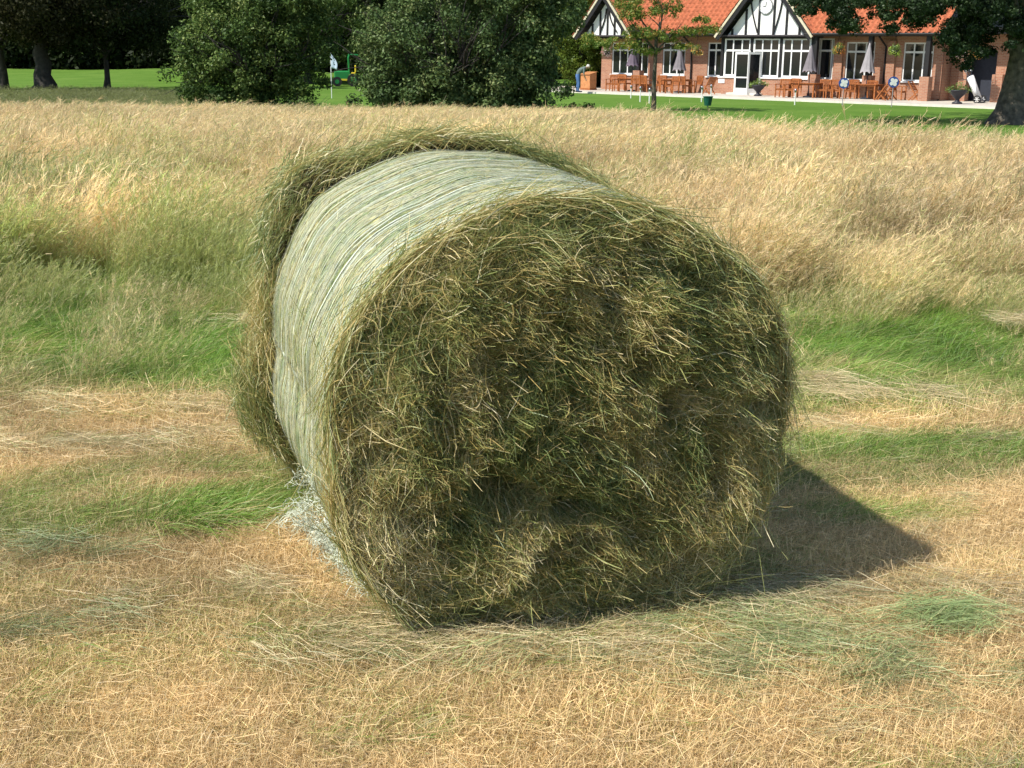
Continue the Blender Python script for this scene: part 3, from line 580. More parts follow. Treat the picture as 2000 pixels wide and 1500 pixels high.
def net_wrap():
    a0, a1 = .0, BLEN - .05; nt_ = 260; th = np.linspace(-1.5, 4.75, nt_); aa = np.linspace(a0, a1, 120)
    A, T = np.meshgrid(aa, th, indexing='ij'); relief = .006 * (fbm(T * 1.2, A * 14, .5, 91) - .5) + .004 * (vnoise(T * 6, A * 10, .6, 95) - .5)
    base = lambda T, A: .004 + .006 * (fbm(T * 1.2, A * 14, .5, 91) - .5) + .007 * (vnoise(T * 6, A * 10, .6, 95) - .5)
    V = bale_pt(T, A, base(T, A)).reshape(-1, 3); V[:, 2] = np.maximum(V[:, 2], .003); idx = np.arange(120 * nt_).reshape(120, nt_)
    Q = np.stack([idx[:-1, :-1], idx[1:, :-1], idx[1:, 1:], idx[:-1, 1:]], -1).reshape(-1, 4)
    uv = np.stack([T.ravel(), A.ravel(), A.ravel() * 0], 1)
    bale_obj('net_wrap', V, Q, M['net_base'], {'uvw': uv}, smooth=True, label='pale green net wrap stretched round the barrel')
    # straws pressed under the net
    n = 42000; t = rng.uniform(-1.4, 4.6, n); a = rng.uniform(a0, a1, n); tv = np.stack([-np.sin(t) * b_rt[0], -np.sin(t) * b_rt[1], np.cos(t)], 1); rv = np.stack([np.cos(t) * b_rt[0], np.cos(t) * b_rt[1], np.sin(t)], 1)
    P = bale_pt(t, a, base(t, a) + rng.uniform(.0, .004, n)); D = unit(tv + np.array([b_ax[0], b_ax[1], 0]) * rng.normal(0, .9, n)[:, None]); L = rng.uniform(.008, .035, n)
    V, Q, tt, i = ribbons(P, D, L, rng.uniform(.001, .0022, n), 2, -rv * .04, side=np.cross(D, rv), taper=.8); c = np.clip(.5 + (fbm(t * 1.5, a * 9, .6, 97) - .5) * 1.2 + rng.normal(0, .22, n), 0, 1); V[:, 2] = np.maximum(V[:, 2], .003)
    bale_obj('pressed_straw', V, Q, M['net_straw'], {'rnd': c[i]}, kind='stuff')
    n = 1500; t = rng.uniform(.2, 4.5, n); a = rng.uniform(a0, a1, n); tv = np.stack([-np.sin(t) * b_rt[0], -np.sin(t) * b_rt[1], np.cos(t)], 1); rv = np.stack([np.cos(t) * b_rt[0], np.cos(t) * b_rt[1], np.sin(t)], 1)
    P = bale_pt(t, a, base(t, a) + .004); D = unit(tv * rng.normal(0, 1, n)[:, None] + rv * rng.uniform(.0, .35, n)[:, None] + np.array([b_ax[0], b_ax[1], 0]) * rng.normal(0, .8, n)[:, None]); V, Q, tt, i = ribbons(P, D, rng.uniform(.012, .05, n), rng.uniform(.0009, .0018, n), 3, rng.normal(size=(n, 3)) * .2, taper=.5)
    bale_obj('poking_straw', V, Q, M['net_straw'], {'rnd': rng.uniform(.1, 1, n)[i]}, kind='stuff')
    # lengthwise threads of the net
    nr = 135; seg = 190; th = np.linspace(-1.45, 4.7, seg); ac = np.sort(np.linspace(a0, a1, nr) + rng.normal(0, .0045, nr)); rr = []
    drift = .005 * (fbm(th * 1.5, th * 0, .9, 99) - .5); Pall = []
    for k in range(nr):
        a = ac[k] + drift + .0016 * np.sin(th * rng.uniform(3, 9) + rng.random() * 6); lift = base(th, a) + .0035 + .0016 * rng.random()
        Pall.append((a, lift)); w = rng.gamma(3, .00032) + .00025
        A_ = bale_pt(th, a - w, lift); B_ = bale_pt(th, a + w, lift); V = np.stack([A_, B_], 1).reshape(-1, 3); kq = np.arange(seg - 1) * 2; rr.append((V, np.stack([kq, kq + 1, kq + 3, kq + 2], 1)))
    V, Q = joinVQ(rr); V[:, 2] = np.maximum(V[:, 2], .003); bale_obj('net_thread', V, Q, M['net'], kind='stuff', label='white net threads running round the bale')
    rr = []
    for k in range(nr - 1):   # zigzag cross threads
        m_ = 260; tz = np.linspace(-1.45, 4.7, m_) + rng.random() * .02; f = (np.arange(m_) % 2); a = np.where(f, ac[k], ac[k + 1]) + .005 * (fbm(tz * 1.5, tz * 0, .9, 99) - .5)
        lift = base(tz, a) + .005; w = .0004 / BRX; A_ = bale_pt(tz - w, a, lift); B_ = bale_pt(tz + w, a, lift); V = np.stack([A_, B_], 1).reshape(-1, 3); kq = np.arange(m_ - 1) * 2; rr.append((V, np.stack([kq, kq + 1, kq + 3, kq + 2], 1)))
    V, Q = joinVQ(rr); V[:, 2] = np.maximum(V[:, 2], .003); bale_obj('net_cross_thread', V, Q, M['net'], kind='stuff')
    # torn end of the net curling at the lower left
    b = MB(); 
    def curl(th0, a_, out, n, spread):
        for _ in range(n):
            t_ = th0 + rng.normal(0, spread); a2 = a_ + rng.normal(0, .05); p = Vector(bale_pt(np.array(t_), np.array(a2), .006)); pts = [p]
            d = Vector((-b_rt[0] * .7 + rng.normal(0, .3), -b_rt[1] * .7 + rng.normal(0, .3), rng.normal(-.25, .5))).normalized()
            L = rng.uniform(.3, 1) * out; 
            for s in range(7):
                d = (d + Vector(rng.normal(size=3)) * .45).normalized(); p = p + d * L / 7; p.z = max(p.z, .008); pts.append(p.copy())
            b.tube(pts, .0011, 3, cap=False)
    def bunch(px, py, z, n, rad, L0):
        c = gp(px, py)
        for _ in range(n):
            p = Vector((c.x + rng.normal(0, rad), c.y + rng.normal(0, rad), abs(z + rng.normal(0, rad * .9)) + .01)); pts = [p.copy()]; d = Vector(rng.normal(size=3)).normalized(); L = rng.uniform(.4, 1) * L0
            for s in range(8):
                d = (d + Vector(rng.normal(size=3)) * .55).normalized(); p = p + d * L / 8; p.z = max(p.z, .012); pts.append(p.copy())
            b.tube(pts, .0009, 3, cap=False)
    bunch(590, 1050, .08, 60, .018, .17); bunch(585, 1045, .03, 40, .02, .15); bunch(590, 1010, .14, 22, .012, .10)
    for f in np.linspace(0, 1, 26): bunch(612 + 116 * f, 1060 + 118 * f, .05 - .02 * f, 22, .014, .10)
    curl(3.62, .40, .05, 60, .08); curl(3.72, .22, .05, 60, .08)
    b.v = [tuple(Vector(v) - loc0) for v in b.v]; o = b.build('torn_net_edge', M['net'], bale); o['kind'] = 'stuff'; o['label'] = 'frayed white net end curling at the lower left'
net_wrap()
# fresh green wisp stuck in the face
def wisp():
    n = 420; c = face_pt(np.array(-.17), np.array(.33), .02); th = rng.normal(-.75, .22, n); f = rng.normal(0, 1, (n, 2)) * np.array([.085, .018]); ca, sa = math.cos(-.75), math.sin(-.75)
    u = -.10 + (f[:, 0] * ca - f[:, 1] * sa) / BRX; v = .28 + (f[:, 0] * sa + f[:, 1] * ca) / BRZ; P = face_pt(u, v, rng.uniform(.01, .03, n)); D = unit(np.stack([b_rt[0] * np.cos(th), b_rt[1] * np.cos(th), np.sin(th)], 1)); L = rng.uniform(.05, .13, n)
    V, Q, t, i = ribbons(P - D * L[:, None] * .5, D, L, rng.uniform(.0013, .0024, n), 4, rng.normal(size=(n, 3)) * .12, taper=.4); bale_obj('fresh_grass_wisp', V, Q, M['fresh'], {'rnd': rng.random(n)[i]}, kind='stuff', label='bright green wisp of grass caught in the face')
wisp()

# ---------------------------------------------------------------- the clubhouse (local x along the front, -y towards the lawn)
ZT = -0.62                                            # terrace level
P0 = gp(1410, 182, ZT); FD = Vector((0.731, -0.682, 0)); FN = Vector((-0.682, -0.731, 0))
RZ = math.atan2(FD.y, FD.x)
def fac(px, py, out=0.0):
    """photograph ray met with the front wall plane: (along, height above terrace)"""
    d = ray(px, py); o = Vector((0, 0, CAMH)); q = P0 + FN * out; t = (q - o).dot(FN) / d.dot(FN); p = o + d * t - P0
    return p.dot(FD), p.z + CAMH * 0 
def fx_(px, py=110, out=0.0): return fac(px, py, out)[0]
def fz_(px, py, out=0.0):
    d = ray(px, py); o = Vector((0, 0, CAMH)); q = P0 + FN * out; t = (q - o).dot(FN) / d.dot(FN); return (o + d * t).z - ZT
house = empty('clubhouse', (P0.x, P0.y, ZT), RZ)
tag(house, 'brick and white timber-framed clubhouse with orange pantile roof beside the lawn', 'clubhouse')
XL = fx_(1175); XR = fx_(1845); EZ = fz_(1500, 67, .9)              # left end, right end, eaves height
OV = 1.05                                                           # eaves overhang
def hb(name, mt, boxes, parent=None):
    b = MB()
    for q in boxes: b.box(*q)
    return b.build(name, mt, parent or house)
# windows: (x0,x1 px, top px, bottom px, transom px, mullion px list, brick below?)
WINS = [(1195,1266,83,145,98,(1210,1225,1253)), (1294,1338,83,146,98,(1308,1322)), (1382,1411,83,149,98,(1397,)),
        (1593,1628,75,154,99,(1601,1623)), (1652,1708,82,157,101,(1670,1690)), (1764,1823,83,159,102,(1784,1803))]
holes = []
for (a, b_, t, bt, tr, mu) in WINS: holes.append((fx_(a), fx_(b_), fz_((a+b_)/2, bt), fz_((a+b_)/2, t)))
BO = .68
BAY0, BAY1 = fx_(1410, 110, BO), fx_(1588, 110, BO)
BZT = fz_(1500, 74, BO); BZB = fz_(1500, 151, BO); DOOR0, DOOR1 = fx_(1438, 110, BO), fx_(1492, 110, BO)
holes.append((BAY0 + .12, BAY1 - .12, 0.0, BZT))
holes.sort(); WT = .28
boxes = []; x = XL
for (h0, h1, z0, z1) in holes:
    boxes.append((x, h0, 0, WT, 0, EZ + .1)); boxes.append((h0, h1, 0, WT, z1, EZ + .1))
    if z0 > 0.05: boxes.append((h0, h1, 0, WT, 0, z0))
    x = h1
boxes.append((x, XR, 0, WT, 0, EZ + .1)); boxes.append((XL, XL + WT, WT, 9, 0, EZ + .1))
hb('wall', M['brick'], boxes)
hb('interior', M['inside'], [(XL + .3, XR, 2.2, 2.3, 0, EZ), (XL + .3, XR, WT + .01, 2.2, -.02, .02)])
def window(x0, x1, z0, z1, zt, mull, y=0.06, fw=.07, sill=True):
    b = MB(); b.box(x0, x1, y, y+.07, z0, z0+fw); b.box(x0, x1, y, y+.07, z1-fw, z1); b.box(x0, x0+fw, y, y+.07, z0+fw, z1-fw); b.box(x1-fw, x1, y, y+.07, z0+fw, z1-fw)
    if zt: b.box(x0+fw, x1-fw, y-.005, y+.065, zt-.05, zt+.05)
    f = b.build('window', M['white'], house)
    xs_ = [x0+fw] + list(mull) + [x1-fw]
    for q in mull: bb = MB(); bb.box(q-.035, q+.035, y-.01, y+.06, z0+fw, z1-fw); bb.build('mullion', M['white'], f)
    for k in range(len(xs_)-1):
        for (q0, q1) in (((z0+fw, zt-.05), (zt+.05, z1-fw)) if zt else ((z0+fw, z1-fw),)):
            p = MB(); p.box(xs_[k], xs_[k+1], y+.03, y+.036, q0, q1); p.build('pane', M['glass'], f)
    if sill: s_ = MB(); s_.box(x0-.06, x1+.06, y-.14, y-.002, z0-.07, z0); s_.build('sill', M['white'], f)
    return f
for (a, b_, t, bt, tr, mu) in WINS:
    c_ = (a+b_)/2; window(fx_(a), fx_(b_), fz_(c_, bt), fz_(c_, t), fz_(c_, tr), [fx_(q) for q in mu])
# glazed bay under the middle gable
def bw(px0, px1, zt, mull, z0): return window(fx_(px0, 110, BO), fx_(px1, 110, BO), z0, BZT, zt, [fx_(q, 110, BO) for q in mull], y=-BO-.02, fw=.11)
TZ = fz_(1500, 99, BO)
bw(1415, 1466, TZ, (1432, 1449), BZB); bw(1471, 1523, TZ, (1489, 1506), BZB); bw(1528, 1584, TZ, (1546, 1565), BZB)
for (q0, q1) in ((BAY0 + .12, DOOR0), (DOOR1, BAY1 - .12)): hb('low_wall', M['brick'], [(q0, q1, -BO-.1, -BO+.2, 0, BZB - .072)])
for q0 in (BAY0 + .02, BAY1 - .12): hb('bay_cheek', M['render'], [(q0, q0+.1, -BO+.21, -.003, 0, BZT)])
# doors: the left leaf stands open, the right leaf shut
def door_leaf(name, hinge, ang, wd, lab):
    d = empty(name, (hinge, -BO-.14, .02), ang); d.parent = house; H = TZ - .1; lab and tag(d, lab)
    b = MB(); b.box(0, wd, -.03, .03, 0, .32); b.box(0, wd, -.03, .03, H-.12, H); b.box(0, .1, -.03, .03, .32, H-.12); b.box(wd-.1, wd, -.03, .03, .32, H-.12)
    b.build('door_frame', M['white'], d); g_ = MB(); g_.box(.1, wd-.1, -.006, .006, .32, H-.12); g_.build('pane', M['glass'], d)
    h_ = MB(); h_.box(wd-.09, wd-.04, -.09, -.03, 1.0, 1.04); h_.build('handle', M['steel'], d)
door_leaf('door', DOOR0 + .05, 0, (DOOR1-DOOR0)*.62, None); door_leaf('door', DOOR1 - .05, R(-118), .8, 'white glazed door leaf standing open')
hb('door_step', M['kerb'], [(DOOR0-.1, DOOR1+.1, -BO-.7, -BO-.11, .002, .10)])
hb('curtain', M['curtain'], [(fx_(1480), fx_(1484), .5, .6, .1, 2.1)]); hb('curtain', M['curtain'], [(fx_(1551), fx_(1555), .4, .5, .9, 2.1)])
hb('notice', M['pole'], [(fx_(1408, 110, BO), fx_(1420, 110, BO), -BO-.13, -BO-.103, fz_(1412, 162, BO), fz_(1412, 154, BO))])
# brick piers with black timber posts carrying the eaves; plinth and downpipes
for px in (1247, 1592, 1699, 1812):
    x_ = fx_(px, 110, OV-.15); bz = 1.15
    q = hb('pier', M['brick'], [(x_-.24, x_+.24, -OV-.02, -OV+.42, 0, bz)]); hb('post', M['black'], [(x_-.11, x_+.11, -OV+.08, -OV+.3, bz+.002, EZ-.05)])
for px in (1411, 1468, 1525.5, 1587): hb('beam', M['black'], [(fx_(px, 110, BO)-.08, fx_(px, 110, BO)+.08, -BO-.06, -BO+.06, (BZB if px != 1468 else TZ)+.001, BZT)])
for px in (1352, 1731, 1843):
    b = MB(); x_ = fx_(px); b.tube([(x_, -.9, EZ-.12), (x_, -.5, EZ-.35), (x_, -.08, EZ-.6), (x_, -.08, .1), (x_, -.2, .03)], .05, 6); b.build('downpipe', M['black'], house)
for px in (1640, 1742, 1836): hb('pilaster', M['brick'], [(fx_(px)-.22, fx_(px)+.22, -.13, -.002, 0, EZ-.3)])
# pantile roof: real corrugations, course by course
def pantiles(x0, x1, y0, z0, run, pitch, parent, lo=None, hi=None, deck=None):
    """tiles rise from (y0,z0) backwards; lo/hi limit x as a function of the distance up the slope"""
    tw, tl = .30, .34; nc = int(run / tl); Vs, Qs = [], []; base = 0
    for c in range(nc):
        s0, s1 = c*tl, (c+1)*tl + .03; a = (lo(s0) if lo else x0); b = (hi(s0) if hi else x1)
        if b - a < tw: continue
        n_ = int(math.ceil((b-a)/tw*6)); xs_ = np.linspace(a, b, n_+1); ph = (xs_ - x0)/tw*2*np.pi; h = .055*np.sin(ph) + .018*np.sin(2*ph+.6)
        jit = .006*(vnoise(np.floor((xs_-x0)/tw), xs_*0+c, 1.0, 5)-.5)
        for (s_, dz) in ((s0, .016), (s1, .0)):
            Vs.append(np.stack([xs_, y0 + s_*math.cos(pitch) - (h+dz)*math.sin(pitch), z0 + s_*math.sin(pitch) + (h+dz+jit)*math.cos(pitch)], 1))
        Vs.append(np.stack([xs_, xs_*0 + y0 + s0*math.cos(pitch), z0 + s0*math.sin(pitch) + h*math.cos(pitch) - .004], 1))
        k = np.arange(n_); m1 = n_+1
        Qs.append(np.stack([base+k, base+k+1, base+m1+k+1, base+m1+k], 1)); Qs.append(np.stack([base+2*m1+k, base+2*m1+k+1, base+k+1, base+k], 1)); base += 3*m1
    o = obj('roof_tile', mesh_np('roof_tile', np.concatenate(Vs), np.concatenate(Qs), M['tile'], smooth=False), parent); o['kind'] = 'stuff'; return o
PITCHR = R(43); HS = 1/math.tan(PITCHR)
CG = (fx_(1405, 66, OV), fx_(1582, 66, OV)); CGx = (CG[0]+CG[1])/2                       # middle gable feet
LG = (fx_(1128, 66, OV), fx_(1229, 66, OV)); LGx = (LG[0]+LG[1])/2
GP = R(50)
roof = hb('roof', M['soffit'], [(LG[0]+.3, XR, -OV+.05, -.002, EZ-.1, EZ-.03)])
run = 7.5; ru = (run*math.cos(PITCHR), run*math.sin(PITCHR))
def edge(x0_, x1_, s_, side):   # where the gable roof cuts the main slope, s_ metres up it
    hw = max(0, (x1_-x0_)/2 - max(0, s_)*math.sin(PITCHR)/math.tan(GP)); return (x0_+x1_)/2 + side*hw
spans = ((lambda q: edge(*LG, q, 1), lambda q: edge(*CG, q, -1)), (lambda q: edge(*CG, q, 1), lambda q: XR+.3))
rb = MB()
for lo_, hi_ in spans:
    for c in range(30):
        q0, q1 = c*run/30, (c+1)*run/30; P_ = [(lo_(q0), q0), (hi_(q0), q0), (hi_(q1), q1), (lo_(q1), q1)]
        rb.add([(x_, -OV+q_*math.cos(PITCHR), EZ+q_*math.sin(PITCHR)) for x_, q_ in P_], [(0,1,2,3)])
rb.add([(XR+.25, -OV, EZ-.06), (XR+.25, -OV+ru[0], EZ+ru[1]-.05), (XR+.25, -OV+ru[0]*2, EZ-.06)], [(0,1,2)])
rb.add([(XL-.2, -OV+ru[0], EZ+ru[1]), (XR+.3, -OV+ru[0], EZ+ru[1]), (XR+.3, -OV+ru[0]*2, EZ), (XL-.2, -OV+ru[0]*2, EZ)], [(0,1,2,3)])
rb.build('roof_deck', M['soffit'], roof)
for lo_, hi_ in spans: pantiles(0, 0, -OV-.06, EZ+.05, run, PITCHR, roof, lo_, hi_)
for q0, q1 in ((LG[1]-.2, CG[0]+.25), (CG[1]-.25, XR+.3)): g_ = MB(); g_.tube([(q0, -OV-.1, EZ), (q1, -OV-.1, EZ)], .06, 6); g_.build('gutter', M['black'], roof)
def gable(x0, x1, yf, ywall, name_lab, studs, braces, clock=None):
    xm = (x0+x1)/2; half = (x1-x0)/2; zp = half*math.tan(GP); G = empty('gable', (0, 0, 0)); G.parent = house; tag(G, name_lab)
    inset = .35; zb = EZ - .02; b = MB(); hh = (half-inset)*math.tan(GP)
    b.add([(x0+inset, ywall, zb), (x1-inset, ywall, zb), (xm, ywall, zb+hh), (x0+inset, ywall+.15, zb), (x1-inset, ywall+.15, zb), (xm, ywall+.15, zb+hh)], [(0,1,2), (5,4,3), (0,3,4,1), (1,4,5,2), (2,5,3,0)]); b.build('render_panel', M['render'], G)
    def top(x): return zb + max(0, (half-inset-abs(x-xm)))*math.tan(GP)
    for x_ in studs:
        if top(x_) > zb+.12: bb = MB(); bb.box(x_-.06, x_+.06, ywall-.05, ywall-.002, zb+.002, top(x_)-.02); bb.build('stud', M['black'], G)
    for (xa, za, xb, zb_) in braces:   # curved braces
        pts = [(xa+(xb-xa)*t + (.16 if xb > xa else -.16)*0 + (xb-xa)*.22*math.sin(math.pi*t), ywall-.032, zb+za+(zb_-za)*t) for t in np.linspace(0, 1, 7)]
        bb = MB(); 
        for i in range(6): bb.bar(pts[i], pts[i+1], .05, .11, up=(0,1,0))
        bb.build('brace', M['black'], G)
    bb = MB(); bb.box(x0+.1, x1-.1, ywall-.07, ywall-.002, zb-.2, zb+.0); bb.build('tie_beam', M['black'], G)
    for sgn, xe in ((1, x0), (-1, x1)):    # sloping roof planes with dark soffit, barge board and cream verge
        L = math.hypot(half, zp)+.25; d = Vector((sgn*math.cos(GP), 0, math.sin(GP))); nrm = Vector((-sgn*math.sin(GP), 0, math.cos(GP)))
        a = Vector((xe - sgn*.25*math.cos(GP), 0, EZ-.25*math.sin(GP)))
        depth = 6.0; bb = MB()
        q = [a, a+d*L, a+d*L+nrm*.1, a+nrm*.1]
        bb.add([(p.x, yf, p.z) for p in q]+[(p.x, yf+depth, p.z) for p in q], [(0,1,2,3), (7,6,5,4), (0,4,5,1), (3,2,6,7), (1,5,6,2), (0,3,7,4)]); bb.build('gable_roof', M['soffit'], G)
        bb = MB(); q = [a-nrm*.22, a+d*(L-.1)-nrm*.22, a+d*L-nrm*.001, a-nrm*.001]; bb.add([(p.x, yf-.04, p.z) for p in q]+[(p.x, yf-.002, p.z) for p in q], [(0,1,2,3), (7,6,5,4), (0,4,5,1), (3,2,6,7), (1,5,6,2), (0,3,7,4)]); bb.build('barge_board', M['black'], G)
        bb = MB(); q = [a+nrm*.001, a+d*L+nrm*.001, a+d*L+nrm*.12, a+nrm*.12]; bb.add([(p.x, yf-.07, p.z) for p in q]+[(p.x, yf-.003, p.z) for p in q], [(0,1,2,3), (7,6,5,4), (0,4,5,1), (3,2,6,7), (1,5,6,2), (0,3,7,4)]); bb.build('verge', M['barge'], G)
        # corrugated tiles on this plane
        nr_ = int(L/.34); ny_ = int(depth/.05); yy = np.linspace(yf-.05, yf+depth, ny_); ph = yy/.30*2*np.pi; h = .055*np.sin(ph)+.018*np.sin(2*ph+.6); Vs, Qs = [], []; base = 0
        for c in range(nr_):
            for (s_, dz) in ((c*.34, .03), ((c+1)*.34+.03, .0)):
                Vs.append(np.stack([a.x+d.x*s_+nrm.x*(.17+h+dz), yy, a.z+d.z*s_+nrm.z*(.17+h+dz)], 1))
            k = np.arange(ny_-1); Qs.append(np.stack([base+k, base+k+1, base+ny_+k+1, base+ny_+k], 1)); base += 2*ny_
        o = obj('roof_tile', mesh_np('roof_tile', np.concatenate(Vs), np.concatenate(Qs), M['tile']), G); o['kind'] = 'stuff'
    for k in range(3):                     # purlin ends under the overhang
        t = .3 + k*.28
        for sgn, xe in ((1, x0), (-1, x1)): px_ = xe+sgn*half*t; pz = EZ+half*t*math.tan(GP)-.17; bb = MB(); bb.box(px_-.07, px_+.07, yf+.05, ywall-.06, pz-.1, pz+.05); bb.build('purlin', M['black'], G)
    if clock:
        cx_, cz_, r_ = clock; y_ = ywall-.02
        def disc(r0, r1, ya, yb, nm, mt, par):
            b = MB(); n_ = 28
            for k in range(n_):
                a0, a1 = 2*math.pi*k/n_, 2*math.pi*(k+1)/n_
                P = [(cx_+r*math.cos(a), y, cz_+r*math.sin(a)) for a in (a0, a1) for r in (r0, r1) for y in (ya, yb)]
                b.add(P, [(0,1,3,2), (4,6,7,5), (2,3,7,6), (0,4,5,1), (0,2,6,4), (1,5,7,3)])
            return b.build(nm, mt, par)
        ck = disc(0.001, r_-.035, y_-.03, y_, 'clock_face', M['pole'], G); disc(r_-.035, r_, y_-.05, y_, 'clock_rim', M['steel'], ck)
        b = MB()
        for k in range(12):
            a = k*math.pi/6; b = MB(); b.bar((cx_+(r_-.09)*math.cos(a), y_-.036, cz_+(r_-.09)*math.sin(a)), (cx_+(r_-.05)*math.cos(a), y_-.036, cz_+(r_-.05)*math.sin(a)), .015, .006, up=(0,1,0)); b.build('hour_mark', M['black'], ck)
        b = MB(); b.bar((cx_, y_-.04, cz_), (cx_-.16, y_-.04, cz_-.02), .03, .006, up=(0,1,0)); b.bar((cx_, y_-.045, cz_), (cx_+.03, y_-.045, cz_+.22), .022, .006, up=(0,1,0)); b.build('clock_hand', M['black'], ck)
WY = -OV+.32
ds = [fx_(q, 60, -WY) for q in (1431, 1457, 1482, 1511, 1536, 1562)]
gable(CG[0], CG[1], -OV-.1, WY, 'white half-timbered middle gable with the clock', ds, [(ds[2]-.05, .1, fx_(1466, 0, -WY), 2.5), (ds[3]+.05, .1, fx_(1531, 0, -WY), 2.5)], (fx_(1497, 12, -WY), fz_(1497, 12, -WY), .42))
ls = [fx_(q, 50, -WY) for q in (1158, 1173, 1187, 1201, 1215)]
gable(LG[0], LG[1], -OV-.1, WY, 'smaller white half-timbered gable at the left end', ls, [(ls[1], .15, ls[2]-.1, 1.5), (ls[3]+.2, .15, ls[2]+.1, 1.5)])
# flat-roofed wing to the right with a dark opening, then the next tiled range
X2 = fx_(1990); W_A, W_B = fx_(1879, 150, -.9), fx_(1944, 150, -.9)
hb('wing_wall', M['brick'], [(XR, W_A, .9, 1.15, 0, EZ+.02), (W_A, W_B, .9, 1.15, 2.35, EZ+.02), (W_B, X2+9, .9, 1.15, 0, EZ+.02), (XR-.28, XR-.002, .285, .9, 0, EZ)])
hb('wing_roof', M['black'], [(XR+.31, X2+9, -.25, 6, EZ+.022, EZ+.3)])
hb('opening_shade_panel', M['dark_cloth'], [(W_A+.002, W_B-.002, 1.4, 1.45, 0, 2.35)])  # near-black panel stands in for the shade inside the opening
hb('wing_pier', M['brick'], [(W_B+.05, W_B+.55, .4, .89, 0, 1.3), (XR+.6, XR+1.0, .45, .898, 0, EZ+.01)])
window(X2+.8, X2+2.6, 1.0, 2.5, 2.0, [X2+1.7], y=.86)

# terrace and kerb
TW = Vector((P0.x, P0.y, 0))
def tquad(name, mt, x0, x1, y0, y1, z0, z1):
    b = MB(); b.box(x0, x1, y0, y1, z0, z1); o = b.build(name, mt); o.location = (P0.x, P0.y, 0); o.rotation_euler = (0, 0, RZ); tag(o, kind='structure'); return o
tquad('terrace_paving', M['paving'], XL-7, X2+9, -4.9, 3, -.9, ZT); tquad('terrace_kerb', M['kerb'], XL-7, X2+9, -5.1, -4.903, -.9, ZT+.012)

def tpos(px, py, dy=None):
    """terrace point under a pixel"""
    return gp(px, py, ZT)
def loc_rot(o, p, rz): o.location = p; o.rotation_euler = (0, 0, rz)
# ---------------------------------------------------------------- terrace furniture
def make_chair():
    r = empty('garden_chair'); w_, d_, sh = .54, .5, .44
    for sx in (-1, 1):
        b = MB(); b.box(sx*w_/2-.025, sx*w_/2+.025, -d_/2, -d_/2+.05, 0, .64); b.build('leg', M['timber'], r)
        b = MB(); b.bar((sx*w_/2, d_/2-.02, 0), (sx*w_/2, d_/2+.08, .92), .05); b.build('leg', M['timber'], r)
        b = MB(); b.box(sx*w_/2-.035, sx*w_/2+.035, -d_/2-.03, d_/2-.02, .641, .67); b.build('armrest', M['timber'], r)
    b = MB()
    for k in range(6): y = -d_/2+.03+k*.078; b.box(-w_/2+.03, w_/2-.03, y, y+.062, sh-.02, sh)
    b.box(-w_/2+.026, w_/2-.026, -d_/2+.052, -d_/2+.08, sh-.09, sh-.021); b.build('seat', M['timber'], r)
    b = MB(); f = lambda z: d_/2-.02+.1*z/.92
    for k in range(8): x_ = -w_/2+.06+k*.06; b.bar((x_, f(.5), .5), (x_, f(.86), .86), .035, .015)
    b.bar((-w_/2+.03, f(.89), .89), (w_/2-.03, f(.89), .89), .03, .07); b.bar((-w_/2+.03, f(.49), .49), (w_/2-.03, f(.49), .49), .03, .05); b.build('backrest', M['timber'], r)
    return r
def make_folding():
    r = empty('folding_chair')
    for sx in (-1, 1):
        b = MB(); b.bar((sx*.23, -.28, 0), (sx*.23, .34, .92), .035, .05); b.build('leg', M['timber'], r); b = MB(); b.bar((sx*.19, .26, 0), (sx*.19, -.2, .44), .035, .05); b.build('leg', M['timber'], r)
    b = MB(); 
    for k in range(6): b.box(-.17, .17, -.22+k*.07, -.16+k*.07, .43, .45)
    b.build('seat', M['timber'], r); b = MB()
    for k in range(6): t = .52+.075*k; b.bar((-.21, -.28+.62*t/.92, t), (.21, -.28+.62*t/.92, t), .012, .055)
    b.build('backrest', M['timber'], r); return r
def make_table():
    r = empty('garden_table'); b = MB()
    for k in range(9): b.box(-.75, .75, -.44+k*.1, -.35+k*.1, .71, .735)
    b.build('tabletop', M['timber'], r)
    for sx in (-1, 1):
        for sy in (-1, 1): q = MB(); q.box(sx*.66-.035, sx*.66+.035, sy*.36-.035, sy*.36+.035, 0, .708); q.build('leg', M['timber'], r)
    q = MB(); q.box(-.62, .62, -.37, -.35, .62, .708); q.box(-.62, .62, .35, .37, .62, .708); q.build('apron', M['timber'], r); return r
def make_parasol(mt, h0, h1, rad):
    r = empty('closed_parasol'); q = MB(); q.tube([(0,0,.02), (0,0,h1+.06)], .025, 6); q.build('pole', M['dark_cloth'], r)
    q = MB(); q.lathe([(.26, 0), (.26, .07), (.05, .1), (.03, .35), (.001, .35)], 12); q.build('base', M['dark_cloth'], r)
    v = []; f = []; n_ = 24; K = 9
    for k in range(K):
        t = k/(K-1); z = h1 - (h1-h0)*t
        for a in range(n_):
            an = 2*math.pi*a/n_; rr = (.02 + rad*t**.9)*(1+.22*math.cos(an*8)*t); v.append((rr*math.cos(an), rr*math.sin(an), z - (.06*math.cos(an*8)*(k == K-1))))
    for k in range(K-1):
        for a in range(n_): f.append((k*n_+a, k*n_+(a+1)%n_, (k+1)*n_+(a+1)%n_, (k+1)*n_+a))
    f.append(tuple(range(n_))[::-1]); b = len(v); v.append((0,0,h0+.1)); f += [((K-1)*n_+(a+1)%n_, (K-1)*n_+a, b) for a in range(n_)]
    q = MB(); q.add(v, f); q.build('canopy', mt, r, smooth=True); return r
CH = make_chair(); FO = make_folding(); TB = make_table(); used = set()
